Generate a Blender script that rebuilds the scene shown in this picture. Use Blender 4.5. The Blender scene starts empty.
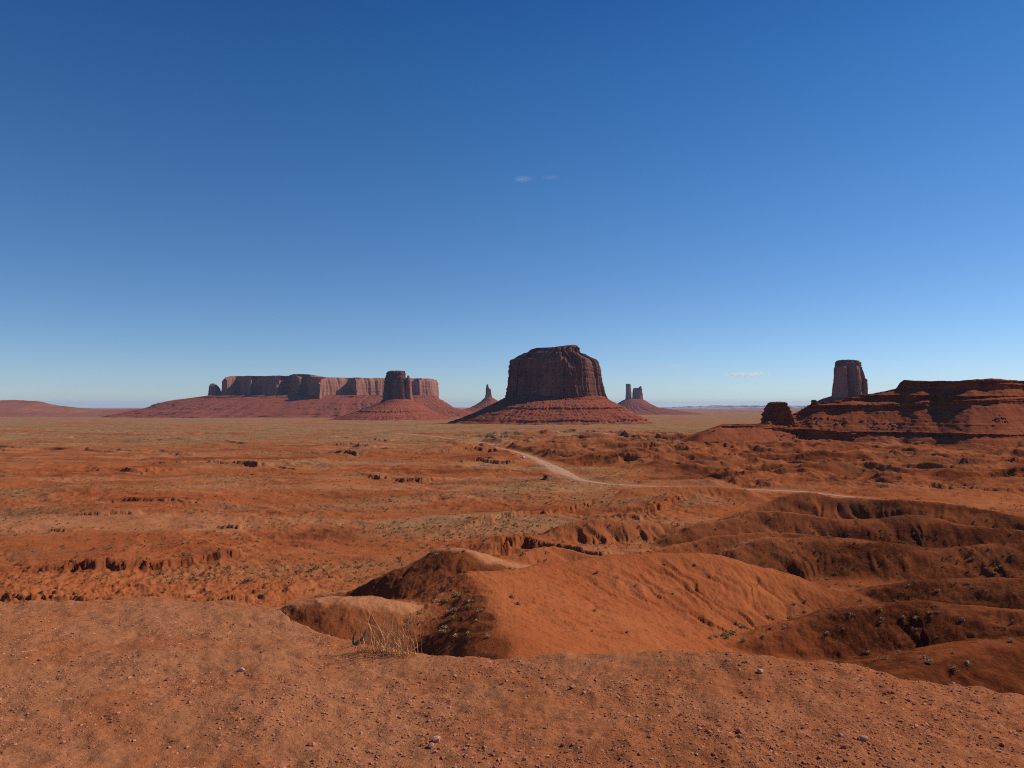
import bpy, math, random
import numpy as np

R = math.radians
scene = bpy.context.scene
COL = scene.collection

# ------------------------------------------------------------------ camera
F = 739.6                                  # focal length in picture widths of 1024
TILT = math.atan(21.0 / F)                 # camera looks slightly up: horizon at row 405
CZ = 40.0                                  # eye height above the datum
cam_d = bpy.data.cameras.new('camera')
cam_d.lens = 26.0
cam_d.sensor_width = 36.0
cam_d.clip_start = 0.2
cam_d.clip_end = 300000.0
cam = bpy.data.objects.new('camera', cam_d)
cam.location = (0, 0, CZ)
cam.rotation_euler = (R(90) + TILT, 0, 0)
COL.objects.link(cam)
scene.camera = cam

# ------------------------------------------------------------------ world, sun, exposure
SUN_AZ, SUN_EL = 67.0, 37.0                # azimuth clockwise from the view direction
w = bpy.data.worlds.new('World')
scene.world = w
w.use_nodes = True
nt = w.node_tree
nt.nodes.clear()
sky = nt.nodes.new('ShaderNodeTexSky')
sky.sky_type = 'NISHITA'
sky.sun_disc = False
sky.sun_elevation = R(SUN_EL)
sky.sun_rotation = R(SUN_AZ)
sky.altitude = 1700
sky.air_density = 1.0
sky.dust_density = 0.25
sky.ozone_density = 2.0
hsv = nt.nodes.new('ShaderNodeHueSaturation')
hsv.inputs['Saturation'].default_value = 1.12
bg = nt.nodes.new('ShaderNodeBackground')
bg.inputs['Strength'].default_value = 0.105
wo = nt.nodes.new('ShaderNodeOutputWorld')
nt.links.new(sky.outputs[0], hsv.inputs['Color'])
# clear high-desert air: the sky deepens quickly with elevation
geo = nt.nodes.new('ShaderNodeTexCoord')
sepz = nt.nodes.new('ShaderNodeSeparateXYZ')
ramp = nt.nodes.new('ShaderNodeValToRGB')
els = ramp.color_ramp.elements
els[1].position = 0.01
for i, (pos_, c_) in enumerate([(0.0, (0.66, 0.775, 1.0)), (0.05, (0.62, 0.745, 0.97)), (0.142, (0.565, 0.725, 0.915)), (0.27, (0.46, 0.72, 0.93)), (0.41, (0.31, 0.65, 0.91)), (0.485, (0.23, 0.56, 0.87)), (0.8, (0.2, 0.5, 0.84))]):
    e = els[0] if i == 0 else (els[1] if i == 1 else els.new(pos_))
    e.position = pos_; e.color = (*c_, 1)
mulc = nt.nodes.new('ShaderNodeMix'); mulc.data_type = 'RGBA'; mulc.blend_type = 'MULTIPLY'; mulc.inputs[0].default_value = 1.0
nt.links.new(geo.outputs['Generated'], sepz.inputs[0]); nt.links.new(sepz.outputs['Z'], ramp.inputs[0])
nt.links.new(hsv.outputs[0], mulc.inputs[6]); nt.links.new(ramp.outputs[0], mulc.inputs[7])
nt.links.new(mulc.outputs[2], bg.inputs[0])
nt.links.new(bg.outputs[0], wo.inputs[0])

sun_d = bpy.data.lights.new('sun', 'SUN')
sun_d.energy = 4.7
sun_d.angle = R(0.53)
sun_d.color = (1.0, 0.93, 0.82)
sun = bpy.data.objects.new('sun', sun_d)
sun.rotation_euler = (R(90 - SUN_EL), 0, R(180 - SUN_AZ))
COL.objects.link(sun)
sun.location = (200, 40, 300)

scene.view_settings.view_transform = 'Standard'
scene.view_settings.look = 'None'
scene.view_settings.exposure = 0.0
scene.view_settings.gamma = 1.0
scene.cycles.use_denoising = False
scene.cycles.use_adaptive_sampling = False
scene.cycles.volume_bounces = 3
scene.cycles.filter_width = 1.1
scene.cycles.max_bounces = 4
scene.cycles.diffuse_bounces = 2

# ------------------------------------------------------------------ helpers
random.seed(7)
RNG = np.random.default_rng(11)


def ray(px, py):
    """horizontal slope u = x/y and vertical slope k = z/y of the line of sight through a picture position"""
    px = np.asarray(px, float); py = np.asarray(py, float)
    a = (px - 512) / F; v = (384 - py) / F
    yy = math.cos(TILT) - v * math.sin(TILT)
    return a / yy, (math.sin(TILT) + v * math.cos(TILT)) / yy


def P(px, py, d):
    u, k = ray(px, py)
    return u * d, np.asarray(d, float) + 0 * u, k * d + CZ


_pr = np.random.default_rng(3)
_perm = np.concatenate([_pr.permutation(256)] * 3).astype(np.int32)
_ga = _pr.uniform(0, 2 * np.pi, 256)
_gx = np.cos(_ga).astype(np.float32); _gy = np.sin(_ga).astype(np.float32)


def perlin(x, y, seed=0):
    x = np.asarray(x, np.float64) + seed * 17.137; y = np.asarray(y, np.float64) - seed * 9.713
    x0 = np.floor(x); y0 = np.floor(y)
    fx = (x - x0).astype(np.float32); fy = (y - y0).astype(np.float32)
    xi = x0.astype(np.int64) & 255; yi = y0.astype(np.int64) & 255
    def g(ix, iy, dx, dy):
        h = _perm[_perm[ix & 255] + (iy & 255)]
        return _gx[h] * dx + _gy[h] * dy
    u = fx * fx * fx * (fx * (fx * 6 - 15) + 10); v = fy * fy * fy * (fy * (fy * 6 - 15) + 10)
    a = g(xi, yi, fx, fy); b = g(xi + 1, yi, fx - 1, fy)
    c = g(xi, yi + 1, fx, fy - 1); d = g(xi + 1, yi + 1, fx - 1, fy - 1)
    return 1.5 * ((a + u * (b - a)) * (1 - v) + (c + u * (d - c)) * v)


def fbm(x, y, o=4, seed=0, gain=0.5):
    s = 0; a = 1.0; f = 1.0
    for i in range(o):
        s = s + a * perlin(x * f, y * f, seed + i * 3)
        a *= gain; f *= 2.03
    return s


def ridged(x, y, o=4, seed=0, gain=0.5):
    s = 0; a = 1.0; f = 1.0; n = 0
    for i in range(o):
        s = s + a * (1 - np.abs(perlin(x * f, y * f, seed + i * 5)) * 1.6)
        n += a; a *= gain; f *= 2.07
    return s / n


def sstep(a, b, x):
    t = np.clip((x - a) / (b - a), 0, 1)
    return t * t * (3 - 2 * t)


def smax(a, b, k):
    h = np.clip(0.5 + 0.5 * (a - b) / k, 0, 1)
    return b + (a - b) * h + k * h * (1 - h)


def stair(v, sharp=6.0):
    f = np.floor(v); t = v - f
    return f + np.clip((t - 0.5) * sharp + 0.5, 0, 1) * 0.82 + t * 0.18


def mesh_obj(name, verts, quads=None, tris=None, mats=(), parent=None, smooth=True, attrs=None, uniq=None):
    verts = np.ascontiguousarray(verts, np.float32)
    me = bpy.data.meshes.new(name)
    nq = 0 if quads is None else len(quads); ntr = 0 if tris is None else len(tris)
    loops = []; starts = []
    if nq:
        loops.append(np.asarray(quads, np.int32).ravel()); starts.append(np.arange(nq, dtype=np.int32) * 4)
    if ntr:
        loops.append(np.asarray(tris, np.int32).ravel()); starts.append(nq * 4 + np.arange(ntr, dtype=np.int32) * 3)
    loops = np.concatenate(loops); starts = np.concatenate(starts)
    me.vertices.add(len(verts)); me.vertices.foreach_set('co', verts.ravel())
    me.loops.add(len(loops)); me.loops.foreach_set('vertex_index', loops)
    me.polygons.add(nq + ntr); me.polygons.foreach_set('loop_start', starts)
    me.update(calc_edges=True)
    me.polygons.foreach_set('use_smooth', np.full(nq + ntr, smooth, bool))
    for k, v in (attrs or {}).items():
        at = me.attributes.new(k, 'FLOAT', 'POINT')
        at.data.foreach_set('value', np.ascontiguousarray(v, np.float32).ravel())
    for m in mats:
        me.materials.append(m)
    me.validate()
    o = bpy.data.objects.new(name, me)
    COL.objects.link(o)
    if parent is not None:
        o.parent = parent
        o.matrix_parent_inverse = parent.matrix_world.inverted() if False else o.matrix_parent_inverse
    return o


def grid_quads(nr, nc, wrap=False):
    i = np.arange(nr - 1)[:, None] * nc
    j = np.arange(nc if wrap else nc - 1)[None, :]
    j2 = (j + 1) % nc
    return np.stack([i + j, i + j2, i + nc + j2, i + nc + j], -1).reshape(-1, 4)


def thing(name, loc, label, cat, group=None):
    o = bpy.data.objects.new(name, None)
    o.location = loc; o.empty_display_size = 0.5
    COL.objects.link(o)
    o['label'] = label; o['category'] = cat
    if group: o['group'] = group
    return o


def tag(o, label, cat, group=None):
    o['label'] = label; o['category'] = cat
    if group: o['group'] = group
    return o


# ------------------------------------------------------------------ materials
def new_mat(name, rough=0.95):
    m = bpy.data.materials.new(name); m.use_nodes = True
    n = m.node_tree.nodes; b = n['Principled BSDF']
    b.inputs['Roughness'].default_value = rough
    b.inputs['Specular IOR Level'].default_value = 0.0
    return m, m.node_tree, b


class N:
    """small node writer"""
    def __init__(s, tree): s.t = tree
    def mk(s, typ, **kw):
        n = s.t.nodes.new(typ)
        for k, v in kw.items(): setattr(n, k, v)
        return n
    def link(s, a, b): s.t.links.new(a, b)
    def pos(s): return s.mk('ShaderNodeNewGeometry').outputs['Position']
    def scaled(s, vec, sc):
        m = s.mk('ShaderNodeVectorMath', operation='MULTIPLY'); s.link(vec, m.inputs[0]); m.inputs[1].default_value = sc
        return m.outputs[0]
    def noise(s, vec, scale, detail=4, rough=0.55, dist=0.0):
        n = s.mk('ShaderNodeTexNoise'); s.link(vec, n.inputs['Vector'])
        n.inputs['Scale'].default_value = scale; n.inputs['Detail'].default_value = detail
        n.inputs['Roughness'].default_value = rough; n.inputs['Distortion'].default_value = dist
        return n.outputs['Fac']
    def map(s, v, a, b, c=0.0, d=1.0):
        n = s.mk('ShaderNodeMapRange'); s.link(v, n.inputs[0])
        n.inputs[1].default_value = a; n.inputs[2].default_value = b; n.inputs[3].default_value = c; n.inputs[4].default_value = d
        return n.outputs[0]
    def math(s, op, a, b):
        n = s.mk('ShaderNodeMath', operation=op)
        for i, q in enumerate((a, b)):
            if isinstance(q, (int, float)): n.inputs[i].default_value = q
            else: s.link(q, n.inputs[i])
        return n.outputs[0]
    def mix(s, f, a, b, blend='MIX'):
        n = s.mk('ShaderNodeMix', data_type='RGBA', blend_type=blend)
        if isinstance(f, (int, float)): n.inputs[0].default_value = f
        else: s.link(f, n.inputs[0])
        for i, q in ((6, a), (7, b)):
            if isinstance(q, tuple): n.inputs[i].default_value = (*q, 1)
            else: s.link(q, n.inputs[i])
        return n.outputs[2]
    def attr(s, name):
        return s.mk('ShaderNodeAttribute', attribute_name=name).outputs['Fac']
    def bump(s, h, dist, strength, bsdf, prev=None):
        n = s.mk('ShaderNodeBump'); s.link(h, n.inputs['Height'])
        n.inputs['Distance'].default_value = dist
        if isinstance(strength, (int, float)): n.inputs['Strength'].default_value = strength
        else: s.link(strength, n.inputs['Strength'])
        if prev is not None: s.link(prev, n.inputs['Normal'])
        s.link(n.outputs[0], bsdf.inputs['Normal'])
        return n.outputs[0]


SOIL = (0.355, 0.105, 0.036)
SOIL_RED = (0.320, 0.080, 0.027)
SOIL_DK = (0.15, 0.042, 0.016)
PALE = (0.40, 0.170, 0.078)
OLIVE = (0.220, 0.176, 0.086)


def ground_material():
    m, t, b = new_mat('red_desert_soil')
    n = N(t); p = n.pos()
    big = n.noise(p, 0.012, 5, 0.6)
    mid = n.noise(p, 0.09, 5, 0.6)
    fine = n.noise(p, 1.3, 5, 0.65)
    grit = n.noise(p, 34.0, 5, 0.75)
    c = n.mix(n.map(big, 0.35, 0.65), SOIL, SOIL_RED)
    c = n.mix(n.map(mid, 0.45, 0.75, 0, 0.55), c, (0.38, 0.130, 0.050))
    c = n.mix(n.math('MULTIPLY', n.map(fine, 0.5, 0.75, 0, 0.28), n.map(n.attr('grav'), 0, 1, 1, 0.12)), c, SOIL_DK)
    # dark gravel lag, also shade painted into camera-side hill flanks and scarp faces
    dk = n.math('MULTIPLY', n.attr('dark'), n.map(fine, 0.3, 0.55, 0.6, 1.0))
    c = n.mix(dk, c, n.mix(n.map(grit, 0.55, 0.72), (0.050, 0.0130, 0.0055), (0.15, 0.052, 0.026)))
    # stones lying about: darker and paler specks a hand to a forearm wide
    sp1 = n.noise(p, 3.2, 3, 0.7); sp2 = n.noise(p, 6.5, 2, 0.6)
    far_ = n.map(n.attr('grav'), 0.0, 0.25, 1.0, 0.0)
    c = n.mix(n.math('MULTIPLY', far_, n.map(sp1, 0.60, 0.68, 0, 0.7)), c, (0.09, 0.028, 0.013))
    c = n.mix(n.math('MULTIPLY', far_, n.map(sp2, 0.66, 0.72, 0, 0.6)), c, (0.34, 0.17, 0.10))
    # pale crusts
    pl = n.math('MULTIPLY', n.attr('pale'), n.map(mid, 0.3, 0.6, 0.55, 1.0))
    c = n.mix(pl, c, PALE)
    # dry grass and low scrub cover
    sp = n.noise(p, 0.45, 5, 0.75)
    vg = n.math('MULTIPLY', n.attr('veg'), n.map(sp, 0.40, 0.62, 0.25, 1.0))
    c = n.mix(vg, c, n.mix(n.map(big, 0.3, 0.7), OLIVE, (0.27, 0.190, 0.098)))
    # gravel of mixed tones near the viewpoint
    gv = n.attr('grav')
    vor = n.mk('ShaderNodeTexVoronoi'); n.link(p, vor.inputs['Vector']); vor.inputs['Scale'].default_value = 42.0
    hs = n.mk('ShaderNodeSeparateColor'); n.link(vor.outputs['Color'], hs.inputs[0])
    gtone = n.mix(hs.outputs[0], (0.25, 0.078, 0.032), (0.47, 0.20, 0.10))
    c = n.mix(n.math('MULTIPLY', gv, n.map(grit, 0.40, 0.60, 0.0, 0.8)), c, gtone)
    n.link(c, b.inputs['Base Color'])
    b1 = n.bump(mid, 1.2, n.map(gv, 0, 0.5, 0.3, 0.0), b)
    b2 = n.bump(fine, 0.22, n.map(gv, 0, 0.5, 0.6, 0.10), b, b1)
    b2 = n.bump(sp1, 0.10, n.map(gv, 0, 0.5, 0.7, 0.0), b, b2)
    n.bump(grit, 0.016, 0.9, b, b2)
    return m


def rock_material(name, base, dark, pale, streak=0.012, band=0.05, haze_scale=1.0, bump=3.0, stria=0.6, varnish=0.7, stretch=0.10, bandmix=1.0):
    m, t, b = new_mat(name)
    n = N(t); p = n.pos()
    st = n.noise(n.scaled(p, (streak, streak, streak * stretch)), 1.0, 6, 0.62, 0.4)
    bd = n.noise(n.scaled(p, (band * 0.02, band * 0.02, band)), 1.0, 5, 0.7)
    gr = n.noise(p, streak * 6, 5, 0.65)
    c = n.mix(n.map(bd, 0.35, 0.65, 0, bandmix), base, pale)
    wide = n.noise(p, streak * 0.35, 3, 0.6)
    c = n.mix(n.map(wide, 0.45, 0.7, 0, 0.6), c, pale)
    c = n.mix(n.map(st, 0.46, 0.66, 0, varnish), c, dark)
    c = n.mix(n.map(gr, 0.5, 0.75, 0, 0.4), c, dark)
    n.link(c, b.inputs['Base Color'])
    b1 = n.bump(st, bump * 2.0, 0.5, b)
    b2 = n.bump(bd, bump, stria, b, b1)
    n.bump(gr, bump * 0.6, 0.6, b, b2)
    return m


M_ground = ground_material()
M_cliff = rock_material('red_sandstone_cliff', (0.115, 0.046, 0.031), (0.034, 0.016, 0.013), (0.38, 0.18, 0.12), 0.022, 0.03, stria=0.1, bandmix=0.25)  # base colour darkened to deepen the shade on the butte fronts
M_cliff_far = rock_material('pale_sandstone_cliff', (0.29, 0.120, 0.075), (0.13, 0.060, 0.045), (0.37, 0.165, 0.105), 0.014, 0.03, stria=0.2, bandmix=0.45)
M_talus = rock_material('red_shale_talus', (0.24, 0.060, 0.030), (0.135, 0.038, 0.022), (0.29, 0.084, 0.044), 0.035, 0.16, bump=4.0, stria=0.8, varnish=0.4, stretch=0.8)
M_mesa = rock_material('dark_red_layered_rock', (0.235, 0.060, 0.024), (0.10, 0.028, 0.014), (0.30, 0.092, 0.042), 0.07, 0.45, bump=0.8, stria=0.9, varnish=0.5, stretch=1.2)
M_knob = rock_material('dark_red_outcrop_rock', (0.19, 0.050, 0.022), (0.080, 0.024, 0.013), (0.25, 0.08, 0.04), 0.10, 0.7, bump=0.8, stria=0.9, varnish=0.5, stretch=1.5)
M_hill = rock_material('far_hill_soil', (0.25, 0.080, 0.044), (0.15, 0.052, 0.034), (0.32, 0.125, 0.068), 0.012, 0.06, bump=2.0, varnish=0.4)
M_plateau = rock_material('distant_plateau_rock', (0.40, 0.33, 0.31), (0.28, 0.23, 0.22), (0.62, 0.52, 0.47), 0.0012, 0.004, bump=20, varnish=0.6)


def plain_mat(name, col, rough=0.9, var=0.3, scale=6.0):
    m, t, b = new_mat(name, rough)
    n = N(t); p = n.pos()
    f = n.noise(p, scale, 4, 0.6)
    n.link(n.mix(n.map(f, 0.3, 0.7), tuple(x * (1 - var) for x in col), tuple(min(1, x * (1 + var)) for x in col)), b.inputs['Base Color'])
    return m


M_road = plain_mat('pale_packed_dirt', (0.46, 0.25, 0.15), 0.95, 0.12, 0.3)
M_straw = plain_mat('dry_straw', (0.64, 0.36, 0.16), 0.8, 0.35, 30.0)
M_sage = plain_mat('sage_leaves', (0.44, 0.36, 0.18), 0.85, 0.4, 2.0)
M_scrub = plain_mat('dark_scrub_leaves', (0.13, 0.115, 0.055), 0.85, 0.4, 0.05)
M_green = plain_mat('green_shrub_leaves', (0.28, 0.28, 0.09), 0.85, 0.4, 2.0)
M_dryb = plain_mat('pale_dry_shrub', (0.46, 0.32, 0.16), 0.85, 0.35, 2.0)
M_stone = plain_mat('pale_pink_stone', (0.50, 0.27, 0.17), 0.9, 0.25, 25.0)
M_stone_red = plain_mat('red_stone', (0.34, 0.125, 0.075), 0.9, 0.3, 25.0)
M_boulder = plain_mat('sandstone_boulder', (0.36, 0.140, 0.080), 0.9, 0.35, 0.5)
M_teal = plain_mat('blue_green_strip', (0.10, 0.165, 0.125), 0.5, 0.3, 40.0)


def gravel_material():
    m, t, b = new_mat('mixed_red_gravel')
    n = N(t)
    a = n.attr('tone')
    c = n.mix(n.map(a, 0.0, 0.6), (0.26, 0.080, 0.036), (0.46, 0.175, 0.092))
    c = n.mix(n.map(a, 0.7, 1.0), c, (0.50, 0.26, 0.15))
    n.link(c, b.inputs['Base Color'])
    n.bump(n.noise(n.pos(), 180, 3), 0.003, 0.5, b)
    return m


M_gravel = gravel_material()

# ------------------------------------------------------------------ the terrain
# floor of the valley below eye level, by forward distance
FL_D = [0, 30, 60, 80, 105, 130, 180, 250, 550, 1000, 1900, 3000, 5000, 8000, 12000, 40000]
FL_Z = [-20, -21, -27, -31, -34, -36, -38, -39, -38.5, -42, -51, -62, -80, -95, -100, -150]

# edge of the foreground mound: picture column, row, forward distance
EDGE = [(-400, 605, 8.0), (0, 603, 8.0), (60, 603, 8.0), (90, 600, 8.2), (140, 597.5, 8.4), (200, 600, 8.2), (265, 606, 7.6), (290, 620, 6.9), (340, 640, 6.1),
        (380, 650, 5.8), (450, 656, 5.5), (520, 656, 5.4), (600, 653, 5.3), (660, 652, 5.2), (720, 652, 5.1), (760, 655, 5.0),
        (850, 667, 4.8), (920, 680, 4.6), (1024, 698, 4.4), (1300, 730, 4.2)]
E_az = []; E_r = []; E_z = []
for px_, py_, d_ in EDGE:
    x_, y_, z_ = P(px_, py_, d_)
    E_az.append(math.atan2(x_, y_)); E_r.append(math.hypot(x_, y_)); E_z.append(z_ - CZ)

# ridges: crest points (column, row, distance) left to right, slope facing the camera side, slope of far side, crest radius, gully depth, gully spacing, dark, pale
RIDGES = [
    # central hill, long crest and the spur towards the viewpoint
    ([(470, 573, 100), (500, 573, 108), (545, 566, 118), (600, 558, 127), (650, 554, 132), (705, 552, 135), (745, 560, 135), (785, 573, 134), (825, 586, 134), (850, 594, 132)], 0.25, 0.6, 3.0, 0.30, 6.0, 0.0, 0.0),
    ([(470, 573, 100), (478, 586, 93), (488, 600, 86), (498, 618, 78), (508, 635, 72), (515, 657, 66)], 0.60, 0.30, 2.2, 0.14, 4.0, 0.55, 0.0),
    # left lobes
    ([(345, 592, 134), (400, 566, 133), (440, 548, 131), (470, 550, 129), (494, 562, 127)], 0.47, 0.32, 2.5, 0.15, 5.0, 0.55, 0.9),
    ([(275, 613, 91.5), (300, 601, 91), (345, 600, 90), (385, 606, 89.5), (425, 614, 89)], 0.42, 0.3, 3.2, 0.06, 4.0, 0.45, 0.8),
    # small cone and hills behind
    ([(500, 560, 150), (545, 543, 163), (600, 557, 163)], 0.6, 0.7, 1.0, 0.4, 5.0, 0.1, 0.1),
    ([(548, 533, 206), (565, 525, 209), (590, 518, 212), (630, 520, 214), (680, 525, 212), (720, 520, 212), (765, 524, 205)], 0.5, 0.4, 2.5, 1.0, 7.0, 0.1, 0.0),
    ([(650, 552, 168), (690, 541, 176), (720, 535, 180), (770, 532, 182), (820, 535, 178), (870, 541, 172), (915, 548, 166)], 0.55, 0.45, 2.0, 0.35, 6.0, 0.65, 0.0),
    # right hills
    ([(735, 514, 240), (770, 502, 246), (802, 490, 250), (815, 492.5, 250), (840, 498, 246), (880, 499, 240), (920, 501, 232), (960, 505, 226), (1030, 518, 215), (1100, 522, 212)], 0.5, 0.5, 1.6, 0.9, 9.0, 0.5, 0.0),
    ([(690, 526, 203), (740, 516, 208), (770, 509, 210), (830, 518, 206), (870, 520, 202), (915, 512, 203), (965, 526, 194), (1030, 531, 188), (1100, 530, 186)], 0.5, 0.5, 2.0, 0.5, 8.0, 0.75, 0.0),
    ([(740, 549, 172), (760, 538, 175), (800, 538, 176), (850, 543, 172), (880, 540, 170), (930, 550, 164), (980, 545, 162), (1040, 543, 158), (1120, 540, 155)], 0.45, 0.5, 2.5, 0.3, 7.0, 0.7, 0.0),
    ([(842, 595, 134), (880, 585, 133), (927, 578, 131), (980, 580, 125), (1040, 578, 120), (1120, 575, 116)], 0.42, 0.45, 2.5, 0.18, 6.0, 0.85, 0.0),
    ([(735, 644, 100), (790, 627, 103), (843, 610, 105), (890, 602, 105), (934, 602, 103), (960, 607, 100), (1040, 611, 95), (1120, 610, 92)], 0.42, 0.42, 2.5, 0.16, 5.0, 0.85, 0.0),
    ([(900, 669, 72), (930, 660, 74), (959, 650, 76), (1009, 641, 79), (1060, 640, 80), (1150, 640, 80)], 0.46, 0.45, 2.0, 0.14, 4.0, 0.85, 0.0),
    # rims behind the road
    ([(440, 452, 640), (470, 446, 720), (505, 443, 780), (545, 437, 860), (565, 432, 920), (590, 431, 930), (612, 436, 900), (650, 438, 900), (664, 441, 800), (684, 447, 630), (760, 452, 600), (880, 456, 590), (1100, 458, 585)], 0.35, 0.05, 2.0, 2.6, 30.0, 0.15, 0.0),
    ([(590, 462, 540), (640, 458, 580), (700, 456, 600), (760, 458, 580), (860, 462, 540), (1100, 466, 520)], 0.35, 0.15, 3.0, 2.0, 20.0, 0.1, 0.0),
    ([(860, 478, 400), (920, 474, 430), (1000, 476, 430), (1100, 478, 420)], 0.35, 0.2, 3.0, 1.6, 16.0, 0.2, 0.0),
    ([(632, 489, 312), (655, 486.2, 320), (690, 486, 322), (728, 487.2, 318), (746, 490, 310)], 0.22, 0.5, 1.5, 0.4, 8.0, 0.1, 0.0),
    ([(585, 476, 420), (640, 473, 440), (700, 474, 440), (760, 478, 420), (820, 480, 410)], 0.3, 0.2, 3.0, 1.4, 14.0, 0.05, 0.0),
]
# scarps: line (column, row), drop in metres, how far the step fades out behind, taper at the ends, dark
SCARPS = [
    ([(20, 576), (60, 572), (110, 570), (160, 568), (205, 562), (252, 556)], 2.3, 40, 0.9),
    ([(-60, 604), (0, 600), (40, 601), (90, 603), (150, 606), (200, 606), (240, 604), (300, 592), (345, 575)], 1.1, 10, 0.15),
    ([(474, 562), (490, 558), (508, 551), (522, 549), (545, 552), (570, 557), (612, 565)], 3.8, 20, 0.6),
    ([(448, 536), (470, 529), (505, 521), (545, 516), (585, 508), (605, 502)], 2.2, 30, 0.3),
    ([(375, 481), (392, 480), (405, 482), (424, 483)], 3.2, 22, 0.6),
    ([(640, 522), (655, 514), (668, 506), (684, 502)], 4.0, 26, 0.7),
    ([(240, 530), (252, 527)], 2.0, 10, 0.5),
    ([(90, 471), (115, 470), (138, 473)], 2.6, 30, 0.5),
    ([(150, 464), (180, 465)], 2.6, 30, 0.5),
    ([(205, 464), (230, 465), (262, 467)], 3.0, 30, 0.5),
    ([(310, 454), (330, 453), (356, 456)], 3.6, 40, 0.6),
    ([(335, 446), (350, 446), (365, 449)], 3.6, 40, 0.6),
    ([(176, 456), (200, 455)], 2.6, 40, 0.5),
    ([(372, 441), (384, 442)], 3.6, 40, 0.6),
    ([(520, 474), (540, 475), (562, 478)], 1.2, 18, 0.5),
    ([(500, 472), (514, 472)], 1.4, 14, 0.5),
    ([(575, 480), (600, 486), (630, 487)], 1.2, 8, 0.4),
    ([(655, 488), (690, 487), (725, 490)], 2.4, 24, 0.6),
    ([(770, 490), (800, 490), (838, 494)], 2.0, 16, 0.6),
    ([(880, 490), (930, 489), (980, 492), (1060, 494)], 2.6, 20, 0.5),
    ([(540, 440.5), (565, 436), (590, 435), (615, 438), (650, 441), (690, 444.5)], 5.0, 60, 0.7),
    ([(610, 452), (650, 450), (700, 452), (740, 455)], 3.2, 50, 0.6),
    ([(690, 459), (740, 456), (800, 459), (850, 461)], 3.2, 40, 0.6),
    ([(820, 467), (880, 464), (940, 466), (1030, 471)], 3.2, 40, 0.7),
    ([(575, 464), (610, 462), (660, 466)], 2.6, 30, 0.6),
    ([(430, 455), (470, 450.5), (520, 452.5)], 3.2, 40, 0.5),
    ([(440, 463), (480, 460.5), (512, 464)], 2.6, 40, 0.5),
    ([(0, 533), (40, 531), (80, 534)], 0.9, 24, 0.1),
    ([(60, 508), (120, 503), (190, 506), (240, 503)], 1.2, 40, 0.1),
    ([(20, 520), (70, 516), (140, 517)], 1.0, 30, 0.15),
]
ROAD = [(856, 497.5), (840, 496), (800, 491.5), (750, 489.5), (700, 488), (640, 486), (605, 484), (580, 480), (566, 474), (552, 467), (538, 460), (526, 455), (512, 451), (495, 447)]
FAR_ROAD = [(494, 445), (470, 441.2), (440, 437.2), (410, 434.3), (395, 433.4)]


def floor_d(py):
    """distance at which the line of sight of row py meets the valley floor"""
    d = np.geomspace(60, 20000, 4000)
    _, k = ray(512, py)
    return float(np.interp(0, (np.interp(d, FL_D, FL_Z) - k * d)[::1], d)) if False else float(d[np.argmax(k * d < np.interp(d, FL_D, FL_Z))])


def road_points(tab):
    out = []
    for px, py in tab:
        d = floor_d(py); u, _ = ray(px, py)
        out.append((float(u * d), d))
    out = np.array(out)
    t = np.linspace(0, len(out) - 1, 400)
    i = np.arange(len(out))
    pts = np.stack([np.interp(t, i, out[:, 0]), np.interp(t, i, out[:, 1])], 1)
    ker = np.ones(15) / 15
    for c in (0, 1):
        pts[7:-7, c] = np.convolve(pts[:, c], ker, 'valid')
    return pts


ROAD_PTS = road_points(ROAD)
FAR_ROAD_PTS = road_points(FAR_ROAD)


def poly_dist(x, y, pts):
    """nearest distance to a polyline (pts n x k, first two = plan), param along it in metres, side (+1 = right of travel), values of extra columns"""
    best = np.full(x.shape, 1e12); s_b = np.zeros_like(x); side = np.zeros_like(x)
    extra = [np.zeros_like(x) for _ in range(pts.shape[1] - 2)]
    acc = 0.0
    for i in range(len(pts) - 1):
        a = pts[i]; b = pts[i + 1]
        dx = b[0] - a[0]; dy = b[1] - a[1]; L2 = dx * dx + dy * dy + 1e-9; L = math.sqrt(L2)
        t = np.clip(((x - a[0]) * dx + (y - a[1]) * dy) / L2, 0, 1)
        qx = x - (a[0] + t * dx); qy = y - (a[1] + t * dy)
        d2 = qx * qx + qy * qy
        m = d2 < best
        best = np.where(m, d2, best)
        s_b = np.where(m, acc + t * L, s_b)
        side = np.where(m, np.sign(dy * qx - dx * qy), side)
        for j in range(len(extra)):
            extra[j] = np.where(m, a[2 + j] + t * (b[2 + j] - a[2 + j]), extra[j])
        acc += L
    return np.sqrt(best), s_b, side, extra, acc


def chaikin(p, n=2):
    p = np.asarray(p, float)
    for _ in range(n):
        q = np.empty((2 * len(p), p.shape[1]))
        q[0] = p[0]; q[-1] = p[-1]
        q[1:-1:2] = 0.75 * p[:-1] + 0.25 * p[1:]
        q[2:-1:2] = 0.25 * p[:-1] + 0.75 * p[1:]
        p = q
    return p


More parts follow.
